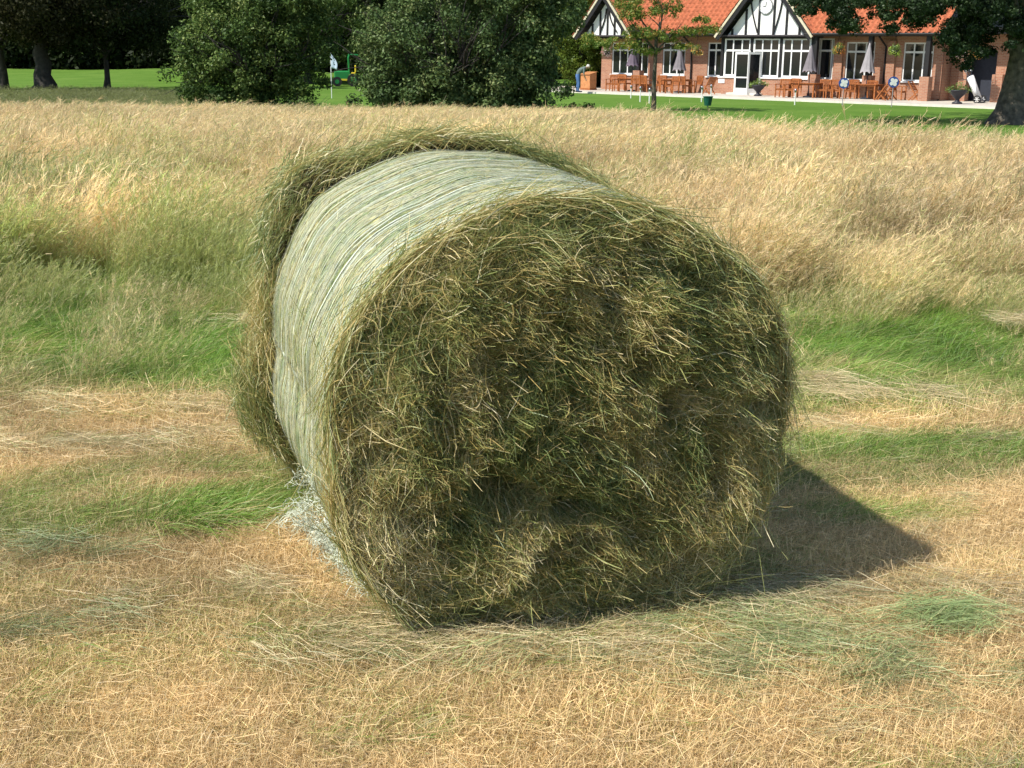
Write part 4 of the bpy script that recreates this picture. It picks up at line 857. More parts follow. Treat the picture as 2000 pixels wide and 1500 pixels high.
def place(proto_, px, py, rz, label, cat, group):
    o = proto_ if id(proto_) not in used else copy_tree(proto_); used.add(id(proto_))
    p = gp(px, py, ZT); o.location = p; o.rotation_euler = (0, 0, RZ+rz); tag(o, label, cat, group); return o
GT, GC = 'wooden tables on the terrace', 'wooden chairs on the terrace'
for px, py, lb in ((1232, 178.5, 'slatted wooden table under the mauve-grey parasol, furthest left'), (1322, 181, 'slatted wooden table under the pale parasol behind the small tree'), (1572, 190.5, 'slatted wooden table under the parasol right of the glazed doors'), (1690, 193.5, 'slatted wooden table under the palest parasol on the right')):
    place(TB, px, py, .0, lb, 'table', GT)
CHS = [(1195,177.5,R(12),'leftmost slatted wooden chair on the terrace, by the brick corner'),(1208,178.5,R(-5),'slatted wooden chair second from the left on the terrace'),(1221,176.5,math.pi,'slatted wooden chair on the wall side of the leftmost table'),(1247,179.5,R(185),'slatted wooden chair at the right side of the leftmost table'),(1262,180,R(175),'slatted wooden chair just left of the small tree trunk'),
       (1286,180.5,R(5),'slatted wooden chair just right of the small tree trunk'),(1300,179.5,R(180),'slatted wooden chair on the wall side of the second table'),(1312,182.5,R(-8),'slatted wooden chair in front of the second table'),(1338,182,R(170),'slatted wooden chair right of the second table'),(1357,181.5,R(-20),'slatted wooden chair beside the black downpipe'),
       (1527,190,R(4),'slatted wooden chair right of the large lead urn'),(1543,190.5,R(-3),'slatted wooden chair second right of the large lead urn'),(1560,188,R(180),'slatted wooden chair on the wall side of the third table'),(1606,191.5,R(8),'slatted wooden chair right of the third table'),(1622,192,R(-6),'slatted wooden chair between third and fourth tables, nearer the doors'),
       (1637,192.5,R(-12),'slatted wooden chair between third and fourth tables, left of the disc marker'),(1660,193,R(15),'slatted wooden chair just right of the left disc marker'),(1672,191,R(180),'slatted wooden chair on the wall side of the fourth table'),(1708,194,R(178),'slatted wooden chair at the right side of the fourth table'),(1755,195.5,R(95),'slatted wooden chair seen side-on by the right disc marker')]
for px, py, rz, lb in CHS: place(CH, px, py, rz, lb, 'chair', GC)
for px, py, rz, lb in ((1385,184,R(-110),'reclined folding wooden chair left of the glazed bay'),(1722,196,R(-80),'folding wooden chair with crossed legs right of the fourth table'),(1738,195.5,R(-100),'second folding wooden chair with crossed legs by the right disc marker'),(1787,196.5,R(90),'small folding wooden chair alone at the right end of the terrace')):
    place(FO, px, py, rz, lb, 'folding chair', 'folding chairs on the terrace')
GP_ = 'closed parasols on the terrace'
for px, py, mt, yt, yb, lb in ((1234,178.5,'purple',97,132,'closed mauve-grey parasol, leftmost on the terrace'),(1325,181,'canvas_d',97,140,'closed grey parasol behind the small tree'),(1578,190.5,'canvas_d',96,143,'closed grey parasol beside the glazed bay'),(1690,193.5,'canvas',92,145,'closed pale grey parasol, rightmost on the terrace')):
    p = gp(px, py, ZT); kk = p.y/FPX; h = lambda y: (py-y)*kk*1.02
    o = make_parasol(M[mt], h(yb), h(yt), .30); o.location = p; tag(o, lb, 'parasol', GP_)
# hanging baskets
def basket(px, py, cols, lb, out=1.0):
    d = ray(px, py); o_ = Vector((0,0,CAMH)); q = P0 + FN*out; t = (q-o_).dot(FN)/d.dot(FN); c = o_+d*t
    r = empty('hanging_basket', c); tag(r, lb, 'hanging basket', 'hanging flower baskets under the eaves')
    q = MB(); q.lathe([(.001,-.26), (.1,-.24), (.18,-.15), (.22,-.02), (.2,0), (.001,0)], 12); q.build('bowl', M['bark_d'], r, smooth=True)
    q = MB(); top = max(.3, EZ+ZT-c.z-.08)
    for a in range(3): an = a*2.1; q.tube([(.2*math.cos(an), .2*math.sin(an), 0), (0,0,top)], .008, 3)
    q.build('chain', M['black'], r)
    V, Q, rn = leaf_cloud(np.array([[0,0,.02],[.12,.05,-.12],[-.14,-.05,-.1],[0,-.12,.1]]), np.array([.30,.22,.22,.2]), 200, .055, flat=1)
    o = obj('foliage', mesh_np('foliage', V, Q, M['basket_leaf'], {'rnd': rn}), r); o['kind'] = 'stuff'
    V, Q, rn = leaf_cloud(np.array([[0,-.05,.0],[.14,-.08,-.16],[-.15,-.1,-.05]]), np.array([.33,.22,.22]), 80, .07, flat=1)
    o = obj('flower', mesh_np('flower', V, Q, M[cols], {'rnd': rn}), r); o['kind'] = 'stuff'
def leaf_cloud(cent, rad, n, size, flat=.8, up=.35):
    """n leaves in each clump: small folded diamonds; returns V, Q, rnd"""
    cent = np.asarray(cent, float); k = len(cent); rad = np.broadcast_to(np.asarray(rad, float), (k,)); N_ = k*n; ci = np.repeat(np.arange(k), n)
    d = unit(rng.normal(size=(N_, 3))); rr = rng.random(N_)**.45; p = cent[ci]+d*rr[:, None]*rad[ci][:, None]*np.array([1, 1, flat])
    nrm = unit(d*.8+rng.normal(size=(N_, 3))*.6+np.array([0, 0, up])); a = unit(np.cross(nrm, rng.normal(size=(N_, 3)))); b = np.cross(nrm, a); s_ = size*rng.uniform(.6, 1.3, N_)[:, None]
    V = np.stack([p-a*s_*.5, p+b*s_*.3+nrm*s_*.08, p+a*s_*.55, p-b*s_*.3+nrm*s_*.08], 1).reshape(-1, 3)
    cr = rng.random(k); rn = np.clip(cr[ci]*.5+rng.random(N_)*.5, 0, 1)
    return V, np.arange(N_*4).reshape(-1, 4), np.repeat(rn, 4)
M['basket_leaf'] = leafy('basket_leaves', [(0, (.04,.09,.01)), (.6, (.16,.26,.04)), (1, (.32,.4,.08))])
M['fl_red'] = leafy('red_orange_flowers', [(0, (.6,.08,.02)), (.5, (.75,.3,.04)), (.8, (.8,.6,.1)), (1, (.85,.8,.75))]); M['fl_white'] = leafy('white_pink_flowers', [(0, (.8,.75,.75)), (.7, (.8,.5,.5)), (1, (.7,.15,.15))]); M['fl_lime'] = leafy('lime_foliage_and_flowers', [(0, (.3,.5,.05)), (.7, (.45,.6,.08)), (1, (.8,.75,.6))])
basket(1184, 100, 'fl_white', 'white and pink flower basket at the left brick corner'); basket(1362, 97, 'fl_red', 'yellow and orange flower basket left of the glazed bay'); basket(1638, 95, 'fl_red', 'orange and white flower basket right of the glazed bay')
basket(1748, 97, 'fl_lime', 'lime-green flower basket between the two right windows'); basket(1878, 103, 'fl_white', 'white flower basket under the oak branches'); basket(1906, 100, 'fl_red', 'red and yellow flower basket nearest the oak trunk')
# lead urns
def urn(px, py, s_, lb):
    r = empty('planter_urn', gp(px, py, ZT)); tag(r, lb, 'planter', 'lead urns on the terrace'); q = MB()
    q.lathe([(.001,0), (.22,0), (.22,.06), (.10,.12), (.09,.2), (.16,.28), (.30,.42), (.40,.56), (.42,.6), (.36,.58), (.001,.5)], 16); q.v = [tuple(c*s_ for c in v) for v in q.v]; q.build('bowl', M['urn'], r, smooth=True)
    V, Q, rn = leaf_cloud(np.array([[0,0,.62],[.22,0,.7],[-.24,0,.68],[0,-.1,.82],[.4,-.05,.62],[-.38,0,.6]])*s_, np.array([.2]*6)*s_, 90, .07); o = obj('foliage', mesh_np('foliage', V, Q, M['basket_leaf'], {'rnd': rn}), r); o['kind'] = 'stuff'
urn(1480, 187.5, .95, 'dark lead urn of trailing plants before the glazed doors'); urn(1869, 203, 1.05, 'dark lead urn standing beside the white golf bag')
# thin white putting-green poles, disc markers, bin, box
def pole(px, yb, yt, lb, knob=True, grp='thin white poles on the lawn'):
    p = gp(px, yb, -.7); h = (yb-yt)*p.y/FPX; r = empty('marker_pole', p); tag(r, lb, 'marker pole', grp); q = MB(); q.tube([(0,0,-.03), (0,0,h)], .028, 6); q.build('shaft', M['pole'], r)
    if knob: q = MB(); q.lathe([(.001,h-.02), (.05,h), (.06,h+.07), (.04,h+.13), (.001,h+.15)], 8); q.build('cap', M['steel'], r, smooth=True)
for a in ((1232,192,173,'leftmost thin white pole on the lawn'),(1250,199,176,'thin white pole just left of the small tree'),(1268,202,179,'thin white pole touching the small tree trunk'),(1370,199,175,'thin white pole left of the green bin'),(1388,196,172,'thin white pole behind the green bin'),(1552,205,181,'lone thin white pole on the lawn before the glazed bay')): pole(*a)
def disc_marker(px, yb, yc, lb):
    p = gp(px, yb, -.7); kk = p.y/FPX; h = (yb-yc)*kk; r = empty('disc_marker', p); tag(r, lb, 'marker', 'blue and white disc markers on stakes'); q = MB(); q.tube([(0,0,-.03), (0,0,h)], .02, 6); q.build('stake', M['canvas'], r)
    q = MB(); n_ = 20; v = [(.24*math.cos(2*math.pi*k/n_), y, h+.05+.24*math.sin(2*math.pi*k/n_)) for y in (-.02, .02) for k in range(n_)]
    q.add(v, [tuple(range(n_)), tuple(reversed(range(n_, 2*n_)))]+[(k, n_+k, n_+(k+1)%n_, (k+1)%n_) for k in range(n_)]); d = q.build('disc', M['badge_blue'], r); q = MB()
    for k in range(4):
        a = k*math.pi/2+.6; cx_, cz_ = .11*math.cos(a), h+.05+.11*math.sin(a); v = [(cx_+.085*math.cos(t), -.027, cz_+.085*math.sin(t)) for t in np.linspace(0, 6.283, 9)[:-1]]; q.add(v+[(x_, -.021, z_) for x_, y_, z_ in v], [tuple(range(8))]+[(j, 8+j, 8+(j+1)%8, (j+1)%8) for j in range(8)])
    q.box(-.04, .04, -.031, -.0215, h+.01, h+.09); q.build('white_mark', M['pole'], d)
disc_marker(1645, 206, 167, 'blue and white disc marker left of the fourth table'); disc_marker(1741, 209, 165, 'blue and white disc marker right of the fourth table')
r = empty('waste_bin', gp(1382, 210, -.7)); tag(r, 'small dark green bin on the lawn by the thin white poles', 'bin'); q = MB(); q.lathe([(.14,.08), (.2,.42), (.22,.44), (.22,.47), (.19,.45), (.12,.1)], 12); q.build('tub', M['bin'], r); q = MB(); q.tube([(0,0,-.05), (0,0,.1)], .03, 6); q.build('spike', M['steel'], r)
r = empty('wooden_lectern', gp(1149, 175.5, ZT), RZ); tag(r, 'orange wooden box stand beside the bending man', 'wooden stand'); q = MB(); q.add([(-.35,-.3,.1),(.35,-.3,.1),(.35,.3,.1),(-.35,.3,.1),(-.35,-.3,.88),(.35,-.3,.88),(.35,.3,1.0),(-.35,.3,1.0)], [(0,3,2,1),(4,5,6,7),(0,1,5,4),(1,2,6,5),(2,3,7,6),(3,0,4,7)]); q.build('cabinet', M['lectern'], r)
q = MB(); q.box(-.38, .38, -.33, .33, 0, .098); q.build('plinth', M['timber'], r); q = MB(); q.add([(-.39,-.36,.882),(.39,-.36,.882),(.39,.34,1.018),(-.39,.34,1.018),(-.39,-.36,.91),(.39,-.36,.91),(.39,.34,1.045),(-.39,.34,1.045)], [(0,3,2,1),(4,5,6,7),(0,1,5,4),(1,2,6,5),(2,3,7,6),(3,0,4,7)]); q.build('lid', M['lectern'], r)
# golf trolley and bag
def trolley():
    c = gp(1893, 200.5, ZT); r = empty('golf_bag', (c.x, c.y, ZT), RZ); tag(r, 'white golf bag of clubs leaning on its trolley', 'golf bag'); q = MB()
    q.tube([(.42,0,.22), (.1,0,.85), (-.08,0,1.2)], [.15,.16,.17], 12); q.build('bag', M['bag'], r, smooth=True); q = MB(); q.tube([(.40,-.17,.35), (.2,-.2,.8)], [.06,.09], 8); q.build('pocket', M['bag'], r, smooth=True)
    q = MB(); q.tube([(-.08,0,1.2), (-.1,0,1.23)], [.175,.175], 12); q.build('rim', M['dark_cloth'], r)
    for k in range(7): a = k*.9; x0, y0 = .1*math.cos(a), .1*math.sin(a); q = MB(); q.tube([(x0-.1, y0, 1.2), (x0*1.5-.2, y0*1.4, 1.38+.03*(k % 3))], .008, 4); s_ = q.build('club', M['steel'], r); q = MB(); q.lathe([(.001,0), (.05,.02), (.06,.06), (.03,.11), (.001,.12)], 8, (x0*1.5-.2, y0*1.4, 1.38+.03*(k % 3))); q.build('head_cover', M['bag'] if k % 2 else M['dark_cloth'], s_, smooth=True)
    t = empty('golf_trolley', (c.x, c.y, ZT), RZ); tag(t, 'two-wheeled golf trolley carrying the white bag', 'golf trolley'); q = MB(); q.tube([(.55,.22,.12), (.1,.22,.7), (-.35,.2,1.05), (-.45,0,1.08)], .02, 6); q.tube([(.5,-.22,.12), (.5,.3,.12)], .02, 6); q.build('frame', M['steel'], t)
    for y_ in (-.3, .34):
        q = MB(); pts = [(.48+.16*math.cos(a), y_, .17+.16*math.sin(a)) for a in np.linspace(0, 2*math.pi, 17)]; q.tube(pts, .03, 6); wq = q.build('wheel', M['rubber'], t); q = MB()
        for a in np.linspace(0, math.pi, 4)[:-1]: q.bar((.48-.14*math.cos(a), y_, .17-.14*math.sin(a)), (.48+.14*math.cos(a), y_, .17+.14*math.sin(a)), .02)
        q.build('spokes', M['pole'], wq)
trolley()
# flag, its pole and the green mower between the two big shrubs
fp = gp(648, 190, -.65); r = empty('flagstick', fp); tag(r, 'thin white flagstick with hanging pale blue flag between the shrubs', 'flag'); kk = fp.y/FPX
H = (190-106)*kk; q = MB(); q.tube([(0,0,-.05), (0,0,H)], .02, 6); q.build('pole', M['pole'], r)
v = []; nf = 10
for i in range(nf+1):
    t = i/nf; wd = (.02+.30*math.sin(min(1, t*1.15)*math.pi*.62))*1.0
    for j in range(5): s_ = j/4; v.append((wd*s_*1.0, .05*math.sin(s_*9+t*3)*s_, H-.02-t*.72-.1*s_))
q = MB(); q.add(v, [(i*5+j, i*5+j+1, i*5+j+6, i*5+j+5) for i in range(nf) for j in range(4)]); o = q.build('flag', M['flag'], r, smooth=True); sm = o.modifiers.new('thick', 'SOLIDIFY'); sm.thickness = .006
def tz(x, y): return float(terrain(np.array([x]), np.array([y]))[0])
def tp(px, D, z=None): d = ray(px, 400); x = d.x/d.y*D; return Vector((x, D, tz(x, D) if z is None else z))
def mower():
    c = tp(678, 80); kk = c.y/FPX; r = empty('ride_on_mower', c, R(8)); tag(r, 'green ride-on mower with yellow stripe parked behind the flag', 'mower'); w_ = 36*kk; 
    q = MB(); q.box(-w_/2, w_*.28, -.5, .5, .35, .95); q.build('bonnet', M['green_metal'], r, bevel=.06); q = MB(); q.box(-w_/2+.05, w_*.28-.03, -.515, -.502, .36, .47); q.build('stripe', M['yellow'], r)
    q = MB(); q.tube([(w_*.30,-.5,.5), (w_*.26,-.5,1.75), (w_*.30,-.45,1.95), (w_*.30,.45,1.95), (w_*.26,.5,1.75), (w_*.3,.5,.5)], .055, 6); q.tube([(w_*.30,-.45,1.95), (w_*.75,-.45,1.92), (w_*.75,.45,1.92), (w_*.3,.45,1.95)], .05, 6); q.build('roll_bar', M['green_metal'], r)
    q = MB(); q.box(w_*.38, w_*.62, -.25, .25, .75, .85); q.box(w_*.58, w_*.66, -.25, .25, .85, 1.3); q.build('seat', M['yellow'], r, bevel=.03)
    q = MB(); q.box(w_*.2, w_*.75, -.45, .45, .3, .6); q.build('deck', M['rubber'], r)
    for x_, rr in ((-w_*.35, .3), (w_*.5, .4)):
        for y_ in (-.55, .55): q = MB(); q.tube([(x_, y_-.1, rr), (x_, y_+.1, rr)], rr, 14); wq = q.build('wheel', M['rubber'], r); q = MB(); q.tube([(x_, y_-.11, rr), (x_, y_+.11, rr)], rr*.45, 10); q.build('rim', M['green_metal'], wq)
mower()
# ---------------------------------------------------------------- the bending man
def person():
    p0 = gp(1127, 180, ZT); r = empty('person', p0, 0); tag(r, 'man with white hair in green-grey shirt and jeans, bending over', 'person')
    J = {'pel':(0,0,.92,.155),'sp1':(.08,0,1.08,.15),'sp2':(.22,0,1.22,.16),'ch':(.34,0,1.30,.165),'nk':(.47,0,1.34,.062),'nk2':(.52,0,1.355,.06),'hd':(.60,0,1.37,.098),'hd2':(.66,0,1.345,.09),
         'hl':(0,.10,.86,.115),'kl':(.05,.13,.48,.075),'al':(-.03,.13,.08,.048),'tl':(.10,.14,.04,.035),'hr':(0,-.10,.86,.115),'kr':(.10,-.13,.48,.075),'ar':(.05,-.13,.08,.048),'tr':(.19,-.14,.04,.035),
         'sl':(.35,.19,1.27,.075),'el':(.36,.24,.98,.046),'wl':(.45,.16,.76,.03),'sr':(.35,-.19,1.27,.075),'er':(.34,-.25,.98,.046),'wr':(.44,-.17,.76,.03),'pl':(.47,.15,.68,.034),'pr':(.46,-.16,.68,.034)}
    E_ = [('pel','sp1'),('sp1','sp2'),('sp2','ch'),('ch','nk'),('nk','nk2'),('nk2','hd'),('hd','hd2'),('pel','hl'),('hl','kl'),('kl','al'),('al','tl'),('pel','hr'),('hr','kr'),('kr','ar'),('ar','tr'),('ch','sl'),('sl','el'),('el','wl'),('wl','pl'),('ch','sr'),('sr','er'),('er','wr'),('wr','pr')]
    for s_, y0 in (('l', 1), ('r', -1)):
        b0 = J['p'+s_]
        for f_ in range(4): nm = f'f{s_}{f_}'; J[nm] = (b0[0]+.03+.012*f_, b0[1]+y0*(.028-.018*f_), b0[2]-.085+.008*abs(f_-1), .0095); E_.append(('p'+s_, nm))
        J['t'+'h'+s_] = (b0[0]+.055, b0[1]+y0*.02, b0[2]-.03, .011); E_.append(('p'+s_, 'th'+s_))
    ks = list(J); me = bpy.data.meshes.new('body'); me.from_pydata([J[k][:3] for k in ks], [(ks.index(a), ks.index(b)) for a, b in E_], []); o = bpy.data.objects.new('body', me); C.objects.link(o)
    sk = o.modifiers.new('s', 'SKIN'); sb = o.modifiers.new('d', 'SUBSURF'); sb.levels = sb.render_levels = 2
    for i, k in enumerate(ks): me.skin_vertices[0].data[i].radius = (J[k][3], J[k][3]); me.skin_vertices[0].data[i].use_root = (k == 'pel')
    dg = bpy.context.evaluated_depsgraph_get(); m2 = bpy.data.meshes.new_from_object(o.evaluated_get(dg)); bpy.data.objects.remove(o)
    m2.name = 'body'; m2.materials.clear(); [m2.materials.append(M[k]) for k in ('skin', 'shirt', 'jeans')]
    for p in m2.polygons:
        c = p.center; p.use_smooth = True
        if c.z < .98 and c.x < .24 and abs(c.y) < .25 and not (c.z > .6 and c.x > .26): p.material_index = 2
        elif c.z > .95 and c.x < .46: p.material_index = 1
        if abs(c.y) > .2 and c.z < 1.0: p.material_index = 0
        if c.z < .05: p.material_index = 2
    bo = obj('body', m2, r)
    q = MB(); q.lathe([(.001,.105), (.06,.09), (.10,.03), (.105,-.02), (.09,-.05), (.001,-.05)], 14); q.v = [(x_*1.0+.585, y_, z_+1.40) for x_, y_, z_ in q.v]; q.build('hair', M['hair'], r, smooth=True)
    q = MB(); q.tube([(.74,0,1.33), (.76,0,1.30)], [.018,.012], 6); q.build('nose', M['skin'], bo)
    for y_ in (-.085, .085): q = MB(); q.lathe([(.001,0), (.02,.01), (.03,.03), (.02,.055), (.001,.06)], 8, (.62, y_*1.1, 1.33)); q.build('ear', M['skin'], bo)
    for y_ in (-.13, .13): q = MB(); x0 = -.08+(.08 if y_ < 0 else 0); q.box(x0, x0+.28, y_-.05, y_+.05, 0, .07); q.build('shoe', M['dark_cloth'], r, bevel=.02)
person()
# ---------------------------------------------------------------- trees
def limb(b, p, d, L, r0, depth, tips, rnd_, spread=.5, up=.15):
    pts = [p.copy()]; rs = [r0]; n_ = 5
    for i in range(n_):
        d = (d + Vector((rnd_.gauss(0, .13), rnd_.gauss(0, .13), rnd_.gauss(0, .08)+up*.15))).normalized(); p = p + d*L/n_; pts.append(p.copy()); rs.append(r0*(1-.55*(i+1)/n_))
        if depth and i >= 1:
            for _ in range(1 if i < n_-1 else 2):
                nd = (d + Vector((rnd_.gauss(0, spread), rnd_.gauss(0, spread), rnd_.gauss(0, spread*.5)))).normalized(); limb(b, p.copy(), nd, L*.6, rs[-1]*.6, depth-1, tips, rnd_, spread, up)
    b.tube(pts, rs, 6 if r0 > .06 else 4, cap=False); tips.append(tuple(p)); tips.append(tuple(pts[3]))
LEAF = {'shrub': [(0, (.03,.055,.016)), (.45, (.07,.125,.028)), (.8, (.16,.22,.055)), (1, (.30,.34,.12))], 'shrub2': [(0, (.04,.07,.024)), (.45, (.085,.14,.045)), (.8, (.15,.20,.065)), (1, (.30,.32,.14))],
        'dark': [(0, (.012,.018,.008)), (.5, (.025,.036,.012)), (1, (.05,.065,.022))], 'brown': [(0, (.025,.025,.012)), (.5, (.045,.045,.02)), (1, (.08,.08,.03))], 'wood': [(0, (.006,.010,.004)), (.6, (.014,.022,.007)), (1, (.035,.05,.015))],  # dark and wood tones carry the shade of the trees in their colour
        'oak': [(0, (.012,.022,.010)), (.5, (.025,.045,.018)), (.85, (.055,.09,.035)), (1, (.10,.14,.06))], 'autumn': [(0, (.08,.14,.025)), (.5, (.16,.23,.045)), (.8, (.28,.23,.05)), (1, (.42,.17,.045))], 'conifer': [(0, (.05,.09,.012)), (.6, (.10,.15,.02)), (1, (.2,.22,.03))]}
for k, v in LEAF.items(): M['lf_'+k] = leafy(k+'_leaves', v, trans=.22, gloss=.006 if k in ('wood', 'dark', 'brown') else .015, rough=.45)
def tree(name, base, trunk_r, trunk_h, crown, lk, leaf, per, label, cat, group=None, seed=1, limbs=6, lean=(0, 0), bark='bark_d', flare=1.5, stems=1, extra=None, crad=(.5, .9), bottom=None):
    """crown: list of (cx,cy,cz, rx,ry,rz, clumps) ellipsoids relative to base"""
    rnd_ = random.Random(seed); r = empty(name, base); tag(r, label, cat, group); b = MB(); tips = []
    for s_ in range(stems):
        off = Vector((rnd_.gauss(0, .25), rnd_.gauss(0, .2), 0)) if stems > 1 else Vector((0, 0, 0)); pts = []; rs = []
        for i in range(7): t = i/6; pts.append(off+Vector((lean[0]*t+rnd_.gauss(0, trunk_r*.12), lean[1]*t+rnd_.gauss(0, trunk_r*.12), trunk_h*t-.1))); rs.append(trunk_r*(flare if i == 0 else (1+(flare-1)*.35 if i == 1 else 1))*(1-.35*t))
        b.tube(pts, rs, 10, cap=False); topp = pts[-1]
        for k in range(limbs):
            a = k*6.283/limbs+rnd_.random()*.8; limb(b, topp.copy() if k % 2 else pts[-2].copy(), Vector((math.cos(a), math.sin(a), rnd_.uniform(.25, 1.0))).normalized(), crown[0][3]*rnd_.uniform(.6, .9), trunk_r*.45, 1, tips, rnd_)
    b.build('trunk', M[bark], r, smooth=True)
    cs, rd = [], []
    for (cx, cy, cz, rx, ry, rz_, n_) in crown:
        d = unit(rng.normal(size=(n_, 3))); q = rng.random(n_)**.38; p = d*q[:, None]*np.array([rx, ry, rz_])*(.82+.4*vnoise(d[:, 0]*2+d[:, 2]*3, d[:, 1]*2, .6, seed))[:, None]+np.array([cx, cy, cz]); cs.append(p); rd.append(rng.uniform(*crad, n_))
    if extra is not None: cs.append(np.array([e[:3] for e in extra])); rd.append(np.array([e[3] for e in extra]))
    cs = np.concatenate(cs); rd = np.concatenate(rd)
    if bottom is not None: k = cs[:, 2] > bottom; cs, rd = cs[k], rd[k]
    V, Q, rn = leaf_cloud(cs, rd, per, leaf, flat=.75); V[:, 2] = np.maximum(V[:, 2], .05)
    o = obj('crown', mesh_np('crown', V, Q, M['lf_'+lk], {'rnd': rn}), r); return r
# the two big shrubs on the meadow's far edge
tree('broadleaf_shrub', tp(515, 41.5), .13, 1.2, [(0,0,2.9,2.35,2.0,2.9,260),(-1.3,-.3,1.6,1.4,1.3,1.4,80),(1.2,0,3.6,1.4,1.3,2.2,70),(.5,-.5,1.2,1.6,1.0,1.0,50)], 'shrub', .10, 150, 'tall rounded dark green shrub left of the flag', 'shrub', 'large shrubs at the meadow edge', 3, stems=4, crad=(.28, .5))
tree('broadleaf_shrub', tp(895, 39.5), .14, 1.2, [(0,0,2.8,3.0,2.4,3.0,360),(-1.7,-.3,1.6,1.6,1.4,1.5,100),(1.8,-.3,1.4,1.4,1.3,1.3,100),(2.5,0,3.4,1.2,1.2,1.2,90),(.1,-.8,1.0,3.0,1.2,1.0,130)], 'shrub2', .10, 150, 'widest dark green shrub directly behind the bale', 'shrub', 'large shrubs at the meadow edge', 5, stems=5, crad=(.28, .5))
tree('low_bush', tp(1128, 40), .05, .3, [(0,0,.28,.6,.5,.35,22)], 'shrub', .09, 90, 'low leafy bush at the right foot of the wide shrub', 'bush', None, 8, stems=2, limbs=3, crad=(.15, .28))
tree('low_bush', tp(585, 38), .05, .3, [(0,0,.35,.8,.5,.4,22)], 'shrub', .09, 90, 'low straggly bush below the gap between the big shrubs', 'bush', None, 9, stems=2, limbs=3, crad=(.15, .28))
# dark trees on the left with the fairway showing under them
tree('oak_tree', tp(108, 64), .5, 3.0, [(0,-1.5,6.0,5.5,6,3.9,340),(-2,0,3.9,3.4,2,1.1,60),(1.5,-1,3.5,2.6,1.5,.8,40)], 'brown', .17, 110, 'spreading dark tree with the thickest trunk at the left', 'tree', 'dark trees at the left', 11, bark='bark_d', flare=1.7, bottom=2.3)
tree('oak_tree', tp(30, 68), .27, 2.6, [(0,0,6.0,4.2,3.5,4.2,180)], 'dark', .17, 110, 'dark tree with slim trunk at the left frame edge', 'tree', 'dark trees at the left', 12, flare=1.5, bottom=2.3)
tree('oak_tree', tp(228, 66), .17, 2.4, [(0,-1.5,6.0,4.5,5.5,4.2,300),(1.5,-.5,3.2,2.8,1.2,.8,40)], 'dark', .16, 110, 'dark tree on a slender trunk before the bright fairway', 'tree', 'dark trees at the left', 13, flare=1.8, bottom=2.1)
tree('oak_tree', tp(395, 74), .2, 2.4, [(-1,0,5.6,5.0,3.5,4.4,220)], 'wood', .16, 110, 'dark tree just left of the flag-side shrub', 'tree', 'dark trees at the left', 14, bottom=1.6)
# trees behind the shrubs and towards the clubhouse
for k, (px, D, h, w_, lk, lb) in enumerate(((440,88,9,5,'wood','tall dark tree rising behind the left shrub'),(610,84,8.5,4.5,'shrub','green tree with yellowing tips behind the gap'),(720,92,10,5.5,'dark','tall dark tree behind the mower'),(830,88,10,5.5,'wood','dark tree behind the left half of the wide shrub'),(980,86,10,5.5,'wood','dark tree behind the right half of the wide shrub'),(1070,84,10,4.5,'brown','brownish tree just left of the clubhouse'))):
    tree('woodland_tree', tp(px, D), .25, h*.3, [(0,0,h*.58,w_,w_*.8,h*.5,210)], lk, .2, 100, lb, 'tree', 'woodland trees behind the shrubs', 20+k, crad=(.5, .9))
tree('conifer', tp(1128, 79), .16, 3.0, [(0,0,2.0,1.6,1.3,2.0,90),(0,0,4.6,1.2,1.0,2.4,70)], 'conifer', .14, 110, 'yellow-green conifer behind the bending man', 'tree', None, 31, crad=(.3, .55))
tree('dark_hedge_tree', tp(1163, 84), .14, 1.4, [(0,0,1.9,1.6,1.3,1.9,110)], 'wood', .14, 110, 'dark bush filling the gap left of the brick corner', 'bush', None, 32, crad=(.3, .55))
# small tree on the lawn, with turning leaves
sb_ = gp(1276, 216, -.70)
def rel(px, py, dy=0.0): p = at_dist(px, py, sb_.y+dy); return p.x-sb_.x, dy, p.z-sb_.z
ex = []
for (px, py, n_, sx, sy) in ((1180,84,16,22,7),(1230,88,14,20,8),(1150,72,7,10,5),(1250,62,18,24,10),(1240,30,22,28,14),(1300,70,18,26,9),(1350,62,16,24,8),(1385,58,10,16,9),(1300,20,18,30,14),(1270,100,8,12,5),(1375,38,5,10,5),(1330,90,6,12,4),(1225,5,16,24,10),(1320,-20,24,34,16),(1265,-40,24,34,16)):
    for _ in range(int(n_*1.8)):
        a, b_, c_ = rel(px+rng.normal(0, sx*.65), py+rng.normal(0, sy*.6), rng.normal(0, .7)); ex.append((a, b_, c_, rng.uniform(.12, .26)))
tree('young_tree', sb_, .10, 2.9, [(0,0,5.2,1.6,1.4,1.4,20)], 'autumn', .085, 42, 'slim young tree with turning leaves on the lawn before the clubhouse', 'tree', None, 41, limbs=7, bark='bark', extra=ex, crad=(.15, .3), flare=1.2)
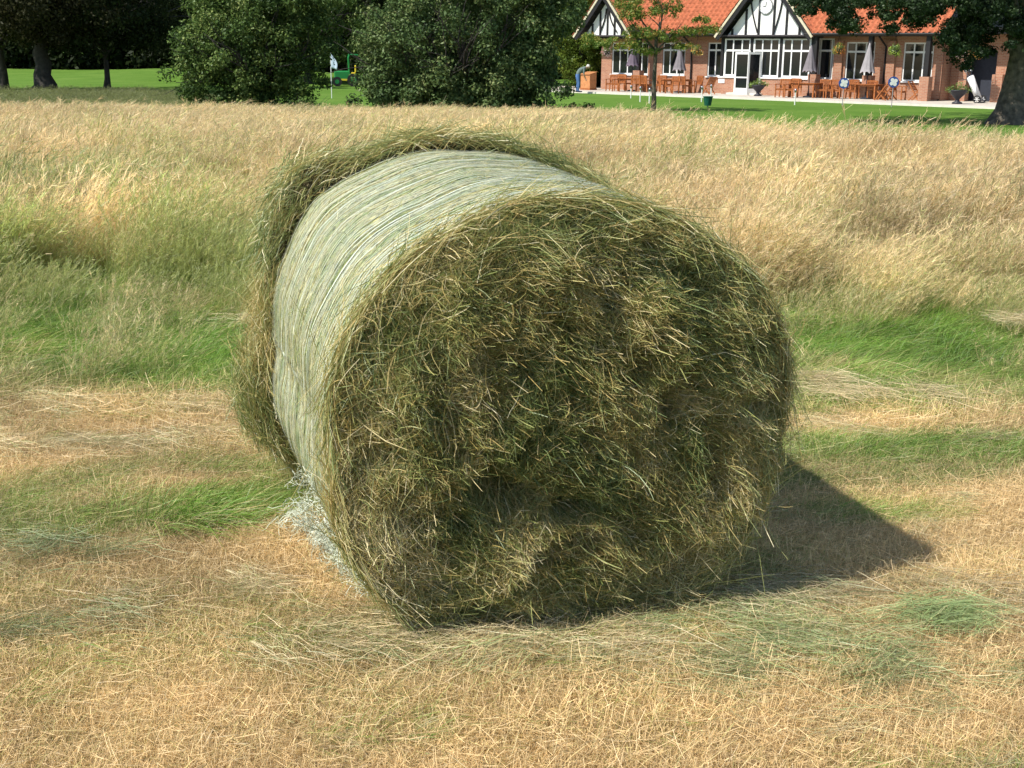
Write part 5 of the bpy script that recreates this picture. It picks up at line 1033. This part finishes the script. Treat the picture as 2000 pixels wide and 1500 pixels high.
# the big oak on the right
ob = gp(1972, 243, -.70)
def relo(px, py, dy=0.0): p = at_dist(px, py, ob.y+dy); return p.x-ob.x, dy, p.z-ob.z
ex = []
for (px, py, n_, sx, sy) in ((1580,12,16,16,12),(1640,18,46,26,20),(1655,48,26,18,10),(1600,-10,40,30,14),(1700,-5,60,50,14),(1735,30,14,22,10),(1770,0,30,30,14),(1790,38,20,16,14),(1745,58,6,10,5),(1820,15,40,26,18),(1850,-5,50,40,16),(1880,50,18,24,12),(1870,82,14,22,8),(1915,70,20,26,14),(1925,98,14,16,8),(1950,20,60,34,20),(1985,60,40,18,20),(2020,40,60,30,26),(1905,20,30,24,16),(1850,72,12,14,6),(1890,112,4,16,6),(1885,130,3,12,5),(2040,90,40,30,20),(1868,100,6,10,5)):
    for _ in range(n_):
        a, b_, c_ = relo(px+rng.normal(0, sx*.62), py+rng.normal(0, sy*.62), rng.normal(0, 1.3)); ex.append((a, b_, c_, rng.uniform(.16, .34)))
tree('oak_tree', ob, .46, 3.6, [(0,0,7.6,7.5,7,3.6,520),(-2.5,0,5.2,5.0,5,1.5,140)], 'oak', .10, 95, 'large oak with thick flared trunk and low branches at the right', 'tree', None, 51, limbs=8, bark='bark', flare=1.9, extra=ex, crad=(.3, .5), bottom=1.5)
# far wood closing the view
def far_wood():
    n_ = 2600; x = rng.uniform(-75, 75, n_); y = 108+rng.uniform(-1, 9, n_)+2.5*np.sin(x*.11); z = terrain(x, y)+rng.random(n_)**.8*13
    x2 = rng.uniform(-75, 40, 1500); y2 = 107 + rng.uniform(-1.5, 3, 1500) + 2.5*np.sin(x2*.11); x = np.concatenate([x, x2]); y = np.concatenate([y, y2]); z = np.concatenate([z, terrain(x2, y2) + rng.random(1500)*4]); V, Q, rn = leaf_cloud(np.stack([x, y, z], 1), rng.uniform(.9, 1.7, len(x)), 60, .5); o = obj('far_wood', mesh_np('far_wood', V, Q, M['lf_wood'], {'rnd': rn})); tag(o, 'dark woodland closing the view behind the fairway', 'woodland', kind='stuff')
    n_ = 700; x = rng.uniform(-34, 8, n_); y = 104+rng.uniform(-2, 5, n_)+.0*x; k = (x > -22); x, y = x[k], y[k]; V, Q, rn = leaf_cloud(np.stack([x, y, terrain(x, y)+rng.random(len(x))*11], 1), rng.uniform(.8, 1.5, len(x)), 70, .35); o = obj('dark_understorey', mesh_np('dark_understorey', V, Q, M['lf_wood'], {'rnd': rn})); tag(o, 'dark undergrowth of the wood behind the big shrubs', 'undergrowth', kind='stuff')
far_wood()
